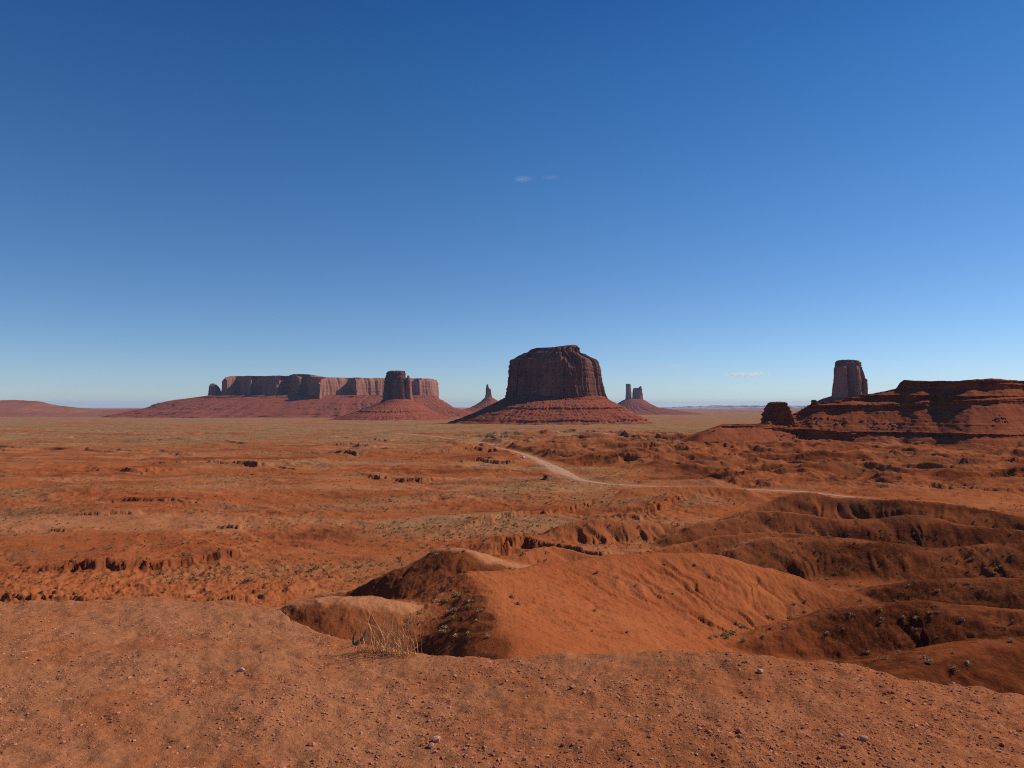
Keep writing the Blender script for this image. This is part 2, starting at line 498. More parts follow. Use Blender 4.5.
def terrain(x, y):
    """height and surface masks of the ground at plan points x, y (1-D arrays)"""
    r = np.hypot(x, y); az = np.arctan2(x, y)
    d = np.where(y > 0.35 * r, y, 0.35 * r)
    px = 512 + F * np.tan(np.clip(az, -1.3, 1.3))
    h = np.interp(d, FL_D, FL_Z)
    far = sstep(150, 500, d)
    wx = x + 14 * perlin(x / 60, y / 60, 31); wy = y + 14 * perlin(x / 60, y / 60, 32)
    # rolling plain
    h = h + (0.5 + 0.9 * far) * fbm(wx / 90, wy / 60, 4, 1) * sstep(60, 140, d)
    h = h + 0.25 * fbm(wx / 14, wy / 12, 4, 2) * sstep(60, 120, d)
    # small-scale relief: hummocks, rills and broken ground down to half a metre
    near_ = sstep(60, 110, d) * (1 - sstep(420, 700, d))
    h = h + 0.75 * (ridged(wx / 10, wy / 8, 6, 13, 0.6) - 0.55) * near_
    h = h + 1.5 * sstep(150, 300, d) * (1 - sstep(1800, 2600, d)) * (ridged(wx / 36, wy / 26, 5, 14, 0.55) - 0.55)
    h = h + 1.1 * fbm(wx / 55, wy / 30, 3, 15) * sstep(140, 220, d)
    bank = (1 - sstep(330, 380, px)) * sstep(120, 130, d) * (1 - sstep(172, 182, d))
    h = h + 1.3 * bank * (ridged(wx / 7, wy / 6, 5, 16, 0.62) - 0.5)
    # worn ledges on the plain
    big = fbm(wx / 420, wy / 200, 4, 5)
    ledge = stair(big * 3.2 + 0.25 * fbm(wx / 30, wy / 25, 3, 8), 9.0) - big * 3.2
    lm = sstep(140, 260, d) * (1 - 0.7 * sstep(1300, 2200, d))
    lm2 = sstep(0.15, 0.6, fbm(wx / 160, wy / 110, 3, 12) + 0.10)
    h = h + ledge * (1.3 + 1.6 * sstep(350, 900, d)) * lm * lm2
    # rough broken country behind and beside the road
    edge_px = np.interp(d, [300, 430, 520, 700, 1000, 1400], [760, 640, 520, 410, 455, 520])
    bm = sstep(-20, 60, px - edge_px + 25 * perlin(x / 80, y / 80, 40)) * sstep(300, 380, d) * (1 - sstep(950, 1250, d))
    rg = ridged(wx / 75, wy / 60, 5, 50)
    h = h + bm * ((rg - 0.45) * 12.5 + 1.2 * (stair(3 * fbm(wx / 110, wy / 80, 3, 60), 8.0) - 3 * fbm(wx / 110, wy / 80, 3, 60)) * 1.0)
    dark = bm * (0.16 + 0.5 * sstep(-0.1, 0.45, fbm(wx / 60, wy / 40, 4, 66))) * sstep(480, 640, px)
    pale = np.zeros_like(x); hillm = np.zeros_like(x)
    # scarps
    for tab, drop, back, dk in SCARPS:
        pts = []
        for a, b in tab:
            dd = floor_d(b); u, _ = ray(a, b)
            pts.append((float(u * dd), dd))
        pts = np.array(pts)
        c = pts.mean(0); rad = np.abs(pts - c).max() + back * 5
        m = np.nonzero((np.abs(x - c[0]) < rad) & (np.abs(y - c[1]) < rad))[0]
        if not len(m): continue
        X = x[m]; Y = y[m]
        sc = 0.012 * c[1]
        X2 = X + sc * 0.8 * fbm(X / (sc * 2), Y / (sc * 2), 4, 70); Y2 = Y + sc * 0.55 * fbm(X / (sc * 2.2), Y / (sc * 4), 6, 71, 0.68)
        dist, s, side, _, L = poly_dist(X2, Y2, pts)
        sd = -side * dist                                   # positive behind the line
        end = sstep(0, 0.08 * L + 0.5, s) * sstep(0, 0.08 * L + 0.5, L - s)
        step = sstep(-0.95, 0.6, sd / max(0.5, drop * 0.5)) * np.exp(-np.maximum(sd, 0) / back)
        amp = drop * end * (0.75 + 0.5 * perlin(s / (sc * 5), s * 0, 73))
        h[m] += amp * step
        # fallen blocks and wash in front
        fr = np.exp(-np.maximum(-sd, 0) / (drop * 1.5)) * (sd < 0) * end
        h[m] += 0.35 * drop * fr * (0.5 + perlin(X / (drop * 0.8), Y / (drop * 0.8), 74))
        dark[m] = np.maximum(dark[m], 0.55 * dk * end * np.exp(-np.abs(sd) / (drop * 0.8)))  # scarp face coloured darker to deepen its shade
    # hills
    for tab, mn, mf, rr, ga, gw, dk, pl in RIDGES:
        p3 = np.array([[float(q) for q in P(a, b, c)] for a, b, c in tab]); p3[:, 2] -= CZ
        p3 = chaikin(p3, 3)
        floor_ = np.interp(p3[:, 1], FL_D, FL_Z)
        reach = (np.max(p3[:, 2] - floor_) + 4) / min(mn, mf) + 6
        x0, x1 = p3[:, 0].min() - reach, p3[:, 0].max() + reach
        y0, y1 = p3[:, 1].min() - reach, p3[:, 1].max() + reach
        m = np.nonzero((x > x0) & (x < x1) & (y > y0) & (y < y1))[0]
        if not len(m): continue
        X = x[m]; Y = y[m]
        dist, s, side, (cz,), L = poly_dist(X + 0.25 * gw * fbm(X / gw / 2, Y / gw / 2, 3, 80), Y + 0.25 * gw * fbm(X / gw / 2, Y / gw / 2, 3, 81), p3)
        sl = mn + (mf - mn) * sstep(-0.6, 0.6, -side * np.minimum(dist / rr, 1))
        run = np.sqrt(dist * dist + rr * rr) - rr
        z = cz - sl * run
        # rills that deepen down the slope
        ph = s + 0.3 * gw * perlin(dist / gw, s / gw, 82)
        g1 = np.abs(perlin(ph / gw, dist / (gw * 7), 83)); g2 = np.abs(perlin(ph / gw * 2.3, dist / (gw * 5), 84)); g3 = np.abs(perlin(ph / gw * 4.1, dist / (gw * 9), 85))
        gul = (1 - sstep(0, 0.35, g1)) + 0.5 * (1 - sstep(0, 0.3, g2)) + 0.22 * (1 - sstep(0, 0.4, g3))
        z = z - ga * gul * sstep(0, gw * 1.5, dist) - 0.15 * ga
        z = z + 0.30 * ga * fbm(X / gw, Y / gw, 4, 86)
        z = z + 0.40 * (ridged(X / 3.4, Y / 3.4, 5, 88, 0.62) - 0.55) * sstep(60, 90, Y)
        nh = smax(z, h[m], 0.12 * rr + 0.5)
        on = sstep(-1.0, 0.8, z - h[m])
        h[m] = nh
        patch = 0.55 + 0.45 * sstep(-0.35, 0.3, fbm(X / (gw * 3), Y / (gw * 3), 4, 87))
        # dark gravel tone with painted shade on the camera-side flank; far flank bare
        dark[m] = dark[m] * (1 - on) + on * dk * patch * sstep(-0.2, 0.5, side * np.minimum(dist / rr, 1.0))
        hillm[m] = np.maximum(hillm[m] * (1 - on), on)
        pale[m] = pale[m] * (1 - on) + on * pl * (1 - sstep(rr, rr * 5, dist)) * sstep(-0.4, 0.3, -side * np.minimum(dist / rr, 1) + 0.3)
    # dark gravel lag over the low ground between the right hills
    lag = sstep(720, 860, px + 40 * perlin(x / 20, y / 20, 77)) * sstep(66, 74, d) * (1 - sstep(225, 275, d)) * (0.45 + 0.4 * sstep(-0.4, 0.3, fbm(x / 12, y / 12, 4, 78)))
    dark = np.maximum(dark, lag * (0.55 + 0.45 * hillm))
    # roads lie in levelled ground
    for pts, wdt in ((ROAD_PTS, 5.0), (FAR_ROAD_PTS, 7.0)):
        m = np.nonzero((x > pts[:, 0].min() - 60) & (x < pts[:, 0].max() + 60) & (y > pts[:, 1].min() - 60) & (y < pts[:, 1].max() + 60))[0]
        if not len(m): continue
        sub = pts[::8]
        dist, s, side, _, L = poly_dist(x[m], y[m], sub)
        k = 1 - sstep(wdt, wdt * 3, dist)
        lev = np.interp(np.maximum(y[m], 1), FL_D, FL_Z) - 0.15
        h[m] = h[m] * (1 - k) + lev * k
        k2 = 1 - sstep(wdt * 0.8, wdt * 2.2, dist)
        dark[m] *= 1 - k2
        pale[m] = np.maximum(pale[m], 0.6 * k2)
    # levelled ground in the sight line between viewpoint and road bend stays open
    # vegetation
    vn = fbm(wx / 130, wy / 45, 4, 90)
    vn2 = fbm(wx / 600, wy / 160, 4, 91)
    veg = sstep(-0.05, 0.6, vn) * sstep(120, 220, d) * (0.56 + 0.15 * sstep(400, 700, d)) * (1 - 0.75 * bm)
    veg = np.maximum(veg, sstep(560, 1000, d) * (0.12 + 0.88 * sstep(-0.22, 0.12, fbm(wx / 300, wy / 150, 5, 92) + 0.3 * vn2 + 0.12)))
    veg = veg * (1 - sstep(-40, 40, px - 900) * (1 - sstep(900, 1300, d)))
    hills_near = sstep(0.05, 0.3, dark)
    veg = veg * (1 - hills_near) * (1 - 0.85 * hillm * (1 - sstep(330, 420, d))) * (1 - sstep(10000, 14000, d) * 0.5)
    stripe = fbm(wx / 170, wy / 38, 5, 95)
    pale = np.maximum(pale, 0.7 * sstep(0.0, 0.6, stripe) * sstep(130, 200, d) * (1 - 0.7 * bm) * (1 - 0.85 * hillm))
    pale = np.maximum(pale, 0.8 * sstep(0.2, 0.6, fbm(wx / 240, wy / 90, 5, 96)) * sstep(600, 900, d))
    dark = np.maximum(dark, 0.38 * sstep(0.1, 0.7, fbm(wx / 120, wy / 30, 5, 97)) * sstep(140, 220, d) * (1 - sstep(900, 1300, d)))
    # the mound we stand on
    re = np.interp(az, E_az, E_r); ze = np.interp(az, E_az, E_z) + 0.015
    re = re * (1 + 0.010 * perlin(az * 18, r * 0, 100) + 0.006 * perlin(az * 55, r * 0, 101))
    back = sstep(1.2, 1.9, np.abs(az))
    t = np.minimum(r / re, 1.0)
    over = r - re
    mz = -1.62 + (ze + 1.62) * t * t
    mz = mz - 0.95 * np.where(over > -0.4, 0.5 * (np.sqrt(over * over + 0.002) + over) - 0.0, 0) * (1 - back) - 0.06 * back * r * 0
    mz = mz + (0.028 * fbm(x / 0.9, y / 0.9, 4, 102) + 0.012 * fbm(x / 0.16, y / 0.16, 3, 103)) * sstep(0.3, 1.5, r) * (1 - sstep(60, 90, r))
    mz = mz + 0.05 * np.exp(-((x + 0.4 - 0.25 * (y - 4)) / 0.5) ** 2) * 0
    on = sstep(-1.0, 0.5, mz - h)
    h = smax(mz, h, 1.5)
    dark = dark * (1 - on); veg = veg * (1 - on)
    tan = sstep(-0.2, 0.5, fbm(x / 1.1, y / 0.8, 4, 105) + 0.55 * sstep(0.5, -1.5, x) - 0.1)
    pale = pale * (1 - on) + on * (0.12 + 0.50 * tan) * (1 - 0.35 * sstep(-0.6, 1.5, x))
    grav = on * (0.55 + 0.45 * sstep(-0.3, 0.3, fbm(x / 0.8, y / 0.8, 3, 106)))
    return h + CZ, dark, pale, veg, grav


def build_ground():
    r = np.concatenate([np.linspace(0.35, 2.0, 14)[:-1], np.geomspace(2.0, 12, 330)[:-1], np.geomspace(12, 60, 150)[:-1],
                        np.geomspace(60, 1500, 880)[:-1], np.geomspace(1500, 45000, 230)])
    fine = np.linspace(-R(41), R(41), 1300)
    side = np.linspace(R(41), R(319), 110)[1:-1]
    az = np.concatenate([fine, side])
    Rg, A = np.meshgrid(r, az, indexing='ij')
    x = (Rg * np.sin(A)).ravel(); y = (Rg * np.cos(A)).ravel()
    h, dark, pale, veg, grav = terrain(x, y)
    nr, nc = len(r), len(az)
    verts = np.stack([x, y, h], 1)
    q = grid_quads(nr, nc, wrap=True)[:, ::-1]
    # close the small hole under the viewpoint
    verts = np.vstack([verts, [[0, 0, float(h[:nc].mean())]]])
    c = len(verts) - 1
    j = np.arange(nc)
    tri = np.stack([np.full(nc, c), (j + 1) % nc, j], 1)
    at = {k: np.append(v, v[0]) for k, v in dict(dark=dark, pale=pale, veg=veg, grav=grav).items()}
    o = mesh_obj('ground', verts, q, tri, [M_ground], attrs=at)
    o['kind'] = 'structure'
    return r, fine, h.reshape(nr, nc)[:, :len(fine)], veg.reshape(nr, nc)[:, :len(fine)]


G_r, G_az, G_h, G_veg = build_ground()


def lookup(x, y, A=None):
    """height of the built ground sheet (or another mask of it) at plan points"""
    A = G_h if A is None else A
    x = np.asarray(x, float); y = np.asarray(y, float)
    r = np.hypot(x, y); a = np.arctan2(x, y)
    i = np.clip(np.searchsorted(G_r, r) - 1, 0, len(G_r) - 2); j = np.clip(np.searchsorted(G_az, a) - 1, 0, len(G_az) - 2)
    fi = np.clip((r - G_r[i]) / (G_r[i + 1] - G_r[i]), 0, 1); fj = np.clip((a - G_az[j]) / (G_az[j + 1] - G_az[j]), 0, 1)
    return (A[i, j] * (1 - fi) * (1 - fj) + A[i + 1, j] * fi * (1 - fj) + A[i, j + 1] * (1 - fi) * fj + A[i + 1, j + 1] * fi * fj)


def hit(px, py):
    """first meeting of lines of sight with the ground: where things seen there stand"""
    px = np.atleast_1d(np.asarray(px, float)); py = np.atleast_1d(np.asarray(py, float))
    u, k = ray(px, py)
    d = np.geomspace(2.0, 6000, 2600)
    X = u[:, None] * d; Y = np.broadcast_to(d, X.shape); Z = k[:, None] * d + CZ
    H = lookup(X, Y)
    below = Z < H
    i = np.argmax(below, 1); i[~below.any(1)] = len(d) - 1
    j = np.arange(len(px))
    return np.stack([X[j, i], Y[j, i], H[j, i]], 1)


# ------------------------------------------------------------------ roads
def ribbon(name, pts, width_fn, lift):
    t = np.gradient(pts, axis=0); t /= np.linalg.norm(t, axis=1)[:, None]
    nrm = np.stack([-t[:, 1], t[:, 0]], 1)
    n = len(pts); s = np.arange(n)
    cols = np.linspace(-1, 1, 9)
    wl = np.array([width_fn(i / (n - 1)) for i in range(n)])
    wl1 = wl * (1 + 0.22 * fbm(s / 9.0, s * 0, 3, 120)); wl2 = wl * (1 + 0.22 * fbm(s / 9.0, s * 0 + 5, 3, 121))
    V = []
    for c in cols:
        ww = (wl1 if c < 0 else wl2) * c
        q = pts + nrm * ww[:, None]
        V.append(np.column_stack([q, lookup(q[:, 0], q[:, 1]) + lift - 0.28 * (abs(c) > 0.99)]))
    V = np.stack(V, 1).reshape(-1, 3)
    o = mesh_obj(name, V, grid_quads(n, len(cols)), None, [M_road])
    o['kind'] = 'structure'


def road_w(t):
    return float(np.interp(t, [0, 0.42, 0.50, 0.58, 0.64, 0.72, 0.8, 0.9, 1.0], [1.7, 1.7, 2.2, 3.2, 5.5, 4.6, 3.4, 2.2, 1.4]))


ribbon('dirt_road', ROAD_PTS, road_w, 0.2)
ribbon('dirt_road', FAR_ROAD_PTS, lambda t: 3.4, 0.35)


# ------------------------------------------------------------------ rock forms
def px_x(px, D): return float(ray(px, 405)[0] * D)
def py_z(py, D): return float(ray(512, py)[1] * D + CZ)


def ring_solid(name, rings, D, mat, parent=None, nth=320, nz=60, p=3.4, flute=4.0, lam=22.0, strata=1.0, seed=0, sink=20.0, ledge=None, gully=0.0, cap=6, notch=0.0, yaw=0.0):
    """a closed rock body from level outlines: (row, left column, right column, front depth, back depth) bottom to top"""
    rg = np.array([(py_z(y, D), px_x(a, D), px_x(b, D), f, k) for y, a, b, f, k in rings])
    if sink:
        b0 = rg[0].copy(); b0[0] -= sink
        rg = np.vstack([b0, rg])
    zs = np.concatenate([np.linspace(rg[i, 0], rg[i + 1, 0], max(2, int(nz * abs(rg[i + 1, 0] - rg[i, 0]) / (rg[-1, 0] - rg[0, 0]))) + 1)[:-1] for i in range(len(rg) - 1)] + [[rg[-1, 0]]])
    tt = np.concatenate([np.linspace(i, i + 1, max(2, int(nz * abs(rg[i + 1, 0] - rg[i, 0]) / (rg[-1, 0] - rg[0, 0]))) + 1)[:-1] for i in range(len(rg) - 1)] + [[len(rg) - 1]])
    prm = [np.interp(tt, np.arange(len(rg)), rg[:, c]) for c in range(5)]
    th = np.linspace(0, 2 * np.pi, nth, endpoint=False) + np.pi / 2
    cu = np.sign(np.cos(th)) * np.abs(np.cos(th)) ** (2 / p); sv = np.sign(np.sin(th)) * np.abs(np.sin(th)) ** (2 / p)
    ca, sa = math.cos(R(yaw)), math.sin(R(yaw))
    cu, sv = cu * ca + sv * sa, -cu * sa + sv * ca
    cu = cu / np.abs(cu).max(); sv = sv / np.abs(sv).max()
    Z, U = np.meshgrid(prm[0], cu, indexing='ij'); _, Vv = np.meshgrid(prm[0], sv, indexing='ij')
    xl, xr, fr, bk = [q[:, None] for q in prm[1:]]
    xc = (xl + xr) / 2; hw = (xr - xl) / 2
    x = xc + U * hw
    y = D + np.where(Vv < 0, Vv * fr, Vv * bk)
    # arc length of the widest outline for the flutes
    w0 = np.argmax(hw[:, 0]); ax = xc[w0] + cu * hw[w0]; ay = np.where(sv < 0, sv * fr[w0], sv * bk[w0])
    arc = np.concatenate([[0], np.cumsum(np.hypot(np.diff(ax), np.diff(ay)))])
    tx = np.gradient(ax); ty = np.gradient(ay); ln = np.hypot(tx, ty) + 1e-9
    nx, ny = ty / ln, -tx / ln
    S, _ = np.meshgrid(arc, prm[0]); 
    taper = np.minimum(1, hw / max(hw.max() * 0.3, 1e-6))
    n1 = ridged(S / lam, Z / (lam * 9), 4, 200 + seed, 0.55)
    n2 = fbm(S / (lam * 3.2), Z / (lam * 16), 3, 210 + seed)
    n3 = fbm(S / (lam * 6), Z / (lam * 0.35), 4, 220 + seed)
    disp = -flute * np.clip(1.0 - n1, 0, 1) * 2.2 + flute * 0.9 * n2 + strata * n3
    if notch:
        disp = disp - notch * np.clip(1 - np.abs(perlin(S / (lam * 2.6), Z / (lam * 30), 230 + seed)) * 9, 0, 1)
    if gully:
        low = sstep(prm[0].max(), prm[0].min(), Z)
        sw = S + lam * 0.8 * fbm(S / (lam * 3), Z / (lam * 1.5), 3, 241 + seed)
        disp = disp + gully * low * (ridged(sw / (lam * 2.6), Z / (lam * 9), 5, 240 + seed) - 0.6) * 2.4
        Z = Z + gully * 0.40 * low * (1 - low * 0.3) * fbm(S / (lam * 4), Z / (lam * 6), 3, 244 + seed) * (Z < prm[0].max() - 1)
        disp = disp + min(gully * 0.6, 6.0) * fbm(S / (lam * 0.5), Z / (lam * 0.25), 4, 242 + seed)
        disp = disp + gully * 0.22 * fbm(S / (lam * 5), Z / (lam * 0.3), 3, 243 + seed)
    disp = (disp - 0.85 * disp.mean()) * taper
    x = x + nx * disp; y = y + ny * disp
    z = Z + 0.25 * strata * fbm(x / lam, y / lam, 3, 250 + seed) * (Z > prm[0][2])
    V = [np.stack([x, y, z], -1).reshape(-1, 3)]
    n = len(zs)
    q = [grid_quads(n, nth, wrap=True)]
    base = (n - 1) * nth; cx, cy = x[-1].mean(), y[-1].mean()
    prev = base; off = n * nth
    for k in range(1, cap):
        f = 1 - k / cap
        rx = cx + (x[-1] - cx) * f; ry = cy + (y[-1] - cy) * f
        V.append(np.stack([rx, ry, z[-1] + 0.5 * strata * fbm(rx / lam, ry / lam, 3, 260 + seed)], -1))
        j = np.arange(nth); j2 = (j + 1) % nth
        q.append(np.stack([prev + j, prev + j2, off + j2, off + j], 1))
        prev = off; off += nth
    V.append(np.array([[cx, cy, z[-1].mean()]]))
    j = np.arange(nth); j2 = (j + 1) % nth
    tri = np.stack([prev + j, prev + j2, np.full(nth, off)], 1)
    V = np.vstack(V)
    if parent is not None:
        V = V - np.array(parent.location)
    return mesh_obj(name, V, np.vstack(q), tri, [mat], parent, smooth=True)


def base_of(px, d):
    x = px_x(px, d)
    return (x, d, float(np.interp(d, FL_D, FL_Z)) + CZ)


# -- the big butte in the middle
D = 2300
t = thing('butte', base_of(556, D), 'massive flat-topped red butte with dark shadowed front, largest and nearest in the valley centre', 'butte')
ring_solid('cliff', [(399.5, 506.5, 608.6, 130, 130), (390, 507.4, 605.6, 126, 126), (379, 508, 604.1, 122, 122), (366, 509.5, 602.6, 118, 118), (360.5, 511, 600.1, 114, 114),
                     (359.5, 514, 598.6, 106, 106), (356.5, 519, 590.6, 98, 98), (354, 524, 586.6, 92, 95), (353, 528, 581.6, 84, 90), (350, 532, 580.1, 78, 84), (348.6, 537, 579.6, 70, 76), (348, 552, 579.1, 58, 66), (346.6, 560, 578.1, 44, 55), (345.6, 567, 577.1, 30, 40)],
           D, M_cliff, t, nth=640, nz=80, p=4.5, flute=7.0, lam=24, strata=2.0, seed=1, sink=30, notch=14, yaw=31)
ring_solid('talus_slope', [(429, 430, 668, 480, 420), (424, 446, 650, 400, 380), (421.0, 454, 645, 370, 350), (419.6, 459, 642, 352, 335), (417.6, 464, 639.5, 345, 330), (413.5, 474, 632, 300, 290),
                           (409, 484.5, 623.5, 250, 245), (407.4, 486.5, 622, 246, 240), (404, 494, 614.5, 205, 200), (400, 502, 607.5, 150, 150), (397.0, 507, 604, 126, 126), (396, 510, 600, 110, 110)],
           D, M_talus, t, nth=700, nz=90, p=2.3, flute=3.2, lam=16, strata=2.2, seed=2, sink=40, gully=13)

# -- mitten-like butte with its thumb, in front of the long mesa
D = 3400
t = thing('butte', base_of(396, D), 'dark block-shaped butte with a thin lit pinnacle at its right, standing before the long mesa', 'butte')
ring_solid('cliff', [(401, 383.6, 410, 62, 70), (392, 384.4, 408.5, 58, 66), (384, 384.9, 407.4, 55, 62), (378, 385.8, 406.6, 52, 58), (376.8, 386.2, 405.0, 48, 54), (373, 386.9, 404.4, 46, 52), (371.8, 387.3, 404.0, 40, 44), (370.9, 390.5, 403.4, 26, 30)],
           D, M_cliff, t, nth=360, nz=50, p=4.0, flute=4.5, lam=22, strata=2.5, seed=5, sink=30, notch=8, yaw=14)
ring_solid('pinnacle', [(401, 405.6, 413, 22, 30), (394, 406, 411.8, 18, 26), (385, 406.3, 411, 14, 20), (380, 406.9, 410.4, 11, 15), (377, 407.2, 409.2, 8, 10), (375.4, 407.5, 408.8, 5, 6)],
           D - 15, M_cliff_far, t, nth=120, nz=40, p=2.6, flute=2.2, lam=14, strata=1.6, seed=6, sink=20)
ring_solid('talus_slope', [(421, 325, 462, 560, 420), (418.2, 340, 449, 470, 380), (416.6, 345, 446, 445, 360), (415.4, 349, 441, 430, 350), (411.7, 361, 432, 330, 280), (410.4, 363, 430.5, 322, 275), (406, 374, 424, 220, 200),
                           (402.5, 382, 416, 130, 130), (399.6, 384, 411, 75, 80), (398.6, 388, 407, 60, 65)],
           D, M_talus, t, nth=560, nz=80, p=2.2, flute=4, lam=20, strata=2.5, seed=7, sink=50, gully=12)


# -- the long mesa
def mesa_solid(name, front, top, base, D, depth, mat, parent, batter=0.06, flute=6, lam=30, seed=0, nz=50, ds=6.0):
    fx = [px_x(a, D + b) for a, b in front]; fy = [D + b for a, b in front]
    pts = list(zip(fx, fy))
    pts += [(pts[-1][0] + 20, D + depth * 0.5), (pts[-1][0] - 60, D + depth), (pts[0][0] + 60, D + depth), (pts[0][0] - 10, D + depth * 0.5)]
    pts = np.array(pts + [pts[0]])
    seg = np.hypot(*np.diff(pts, axis=0).T); arc = np.concatenate([[0], np.cumsum(seg)])
    n = int(arc[-1] / ds); s = np.linspace(0, arc[-1], n, endpoint=False)
    X = np.interp(s, arc, pts[:, 0]); Y = np.interp(s, arc, pts[:, 1])
    tx = np.roll(X, -1) - np.roll(X, 1); ty = np.roll(Y, -1) - np.roll(Y, 1); ln = np.hypot(tx, ty) + 1e-9
    nx, ny = ty / ln, -tx / ln
    pc = 512 + F * X / Y
    zt = np.array([py_z(v, 1.0) - CZ for v in np.interp(pc, [a for a, _ in top], [b for _, b in top])]) * np.clip(Y, D - 400, D + 450) + CZ
    zb = np.array([py_z(v, 1.0) - CZ for v in np.interp(pc, [a for a, _ in base], [b for _, b in base])]) * D + CZ - 30
    zt = zt + 2 * fbm(s / 60, s * 0, 3, 300 + seed)
    f = np.linspace(0, 1, nz)[:, None]
    Z = zb + (zt - zb) * f
    S = np.broadcast_to(s, Z.shape)
    n1 = ridged(S / lam, Z / (lam * 8), 4, 310 + seed); n2 = fbm(S / (lam * 3), Z / (lam * 12), 3, 311 + seed); n3 = fbm(S / (lam * 8), Z / 14.0, 3, 312 + seed)
    disp = -flute * np.clip(1 - n1, 0, 1) * 2.4 + flute * 1.2 * n2 + 1.6 * n3
    disp = disp - batter * (Z - zb) - 7 * sstep(0.90, 0.93, f) - 4 * sstep(0.965, 0.985, f) - 0 * f
    Xg = X + nx * disp; Yg = Y + ny * disp
    V = [np.stack([Xg, Yg, Z], -1).reshape(-1, 3)]
    q = [grid_quads(nz, n, wrap=True)]
    # flat top: shrink towards the middle line
    prev = (nz - 1) * n; off = nz * n
    cy = D + depth * 0.5
    j = np.arange(n); j2 = (j + 1) % n
    for k in (0.3, 0.6, 0.85):
        yy = Yg[-1] + (cy - Yg[-1]) * k
        V.append(np.stack([Xg[-1] + (Xg[-1].mean() - Xg[-1]) * k * 0.15, yy, zt + 2 * fbm(X / 80, yy / 80, 2, 320)], -1))
        q.append(np.stack([prev + j, prev + j2, off + j2, off + j], 1)); prev = off; off += n
    V.append(np.array([[Xg[-1].mean(), cy, zt.mean()]]))
    tri = np.stack([prev + j, prev + j2, np.full(n, off)], 1)
    V = np.vstack(V) - np.array(parent.location)
    return mesh_obj(name, V, np.vstack(q), tri, [mat], parent)


D = 5000
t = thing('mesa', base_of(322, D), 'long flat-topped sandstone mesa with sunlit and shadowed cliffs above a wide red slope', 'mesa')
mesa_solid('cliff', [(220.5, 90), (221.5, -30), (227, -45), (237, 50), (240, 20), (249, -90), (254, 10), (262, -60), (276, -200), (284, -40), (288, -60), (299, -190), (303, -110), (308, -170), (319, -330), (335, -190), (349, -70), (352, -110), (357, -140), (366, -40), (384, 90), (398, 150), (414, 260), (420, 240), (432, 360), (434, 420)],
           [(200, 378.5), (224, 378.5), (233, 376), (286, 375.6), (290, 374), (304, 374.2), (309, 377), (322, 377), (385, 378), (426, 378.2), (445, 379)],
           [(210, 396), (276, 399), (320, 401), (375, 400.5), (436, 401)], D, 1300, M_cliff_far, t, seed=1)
ring_solid('pinnacle', [(397, 209, 221, 40, 60), (391, 209.6, 219.5, 34, 50), (387, 210, 217.5, 28, 40), (385, 210.6, 215.5, 22, 30), (383.6, 211.5, 213.8, 10, 14)], D + 60, M_cliff_far, t, nth=120, nz=30, flute=5, lam=24, strata=3, seed=9, sink=20)
ring_solid('talus_slope', [(420, 104, 500, 900, 800), (416.5, 124, 480, 760, 760), (412.5, 142, 470, 660, 720), (411.2, 147, 467, 635, 712), (409.0, 155, 457, 565, 690), (408.0, 160, 453, 545, 685), (404.5, 166, 447, 462, 660), (403.6, 168, 445, 444, 655), (400.5, 180, 440, 360, 630),
                           (398.2, 196, 437, 285, 600), (396.6, 206, 435, 255, 580), (395.6, 212, 433, 235, 560)],
           D, M_talus, t, nth=900, nz=90, p=3.0, flute=7, lam=34, strata=3.0, seed=10, sink=60, gully=34)

# -- slender spire on a cone
D = 6500
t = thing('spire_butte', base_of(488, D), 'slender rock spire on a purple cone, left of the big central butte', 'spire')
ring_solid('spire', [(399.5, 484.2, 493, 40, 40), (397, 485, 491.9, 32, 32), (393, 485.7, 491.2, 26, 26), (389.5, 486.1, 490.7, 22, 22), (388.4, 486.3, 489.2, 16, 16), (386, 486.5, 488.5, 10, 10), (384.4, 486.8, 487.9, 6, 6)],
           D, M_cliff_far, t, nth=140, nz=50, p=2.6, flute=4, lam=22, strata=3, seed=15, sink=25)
ring_solid('talus_slope', [(417, 440, 540, 700, 600), (412, 456, 520, 520, 480), (408, 470, 510, 330, 320), (405, 476, 504, 240, 240), (401, 481.5, 497.5, 120, 120), (398, 484.5, 493, 60, 60), (397, 486.5, 490.5, 30, 30)],
           D, M_talus, t, nth=420, nz=60, p=2.1, flute=5, lam=30, strata=3, seed=16, sink=60, gully=20)

# -- twin towers on one cone
D = 7500
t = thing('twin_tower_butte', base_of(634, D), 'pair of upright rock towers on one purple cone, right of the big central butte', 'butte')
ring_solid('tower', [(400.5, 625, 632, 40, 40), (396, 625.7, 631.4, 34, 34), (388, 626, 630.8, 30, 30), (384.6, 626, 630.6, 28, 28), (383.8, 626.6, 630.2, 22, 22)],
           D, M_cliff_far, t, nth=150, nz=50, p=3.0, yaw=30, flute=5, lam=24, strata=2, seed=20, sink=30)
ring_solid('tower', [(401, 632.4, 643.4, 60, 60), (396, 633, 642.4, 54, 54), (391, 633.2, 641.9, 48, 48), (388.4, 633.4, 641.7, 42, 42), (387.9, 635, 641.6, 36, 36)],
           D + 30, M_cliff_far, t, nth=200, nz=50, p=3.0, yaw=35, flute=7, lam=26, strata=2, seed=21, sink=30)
ring_solid('pinnacle', [(388.8, 638.8, 641.7, 18, 18), (387, 639.3, 641.5, 13, 13), (386.2, 640, 641.4, 8, 8)], D + 10, M_cliff_far, t, nth=60, nz=16, flute=2, lam=14, strata=1.5, seed=22, sink=6)
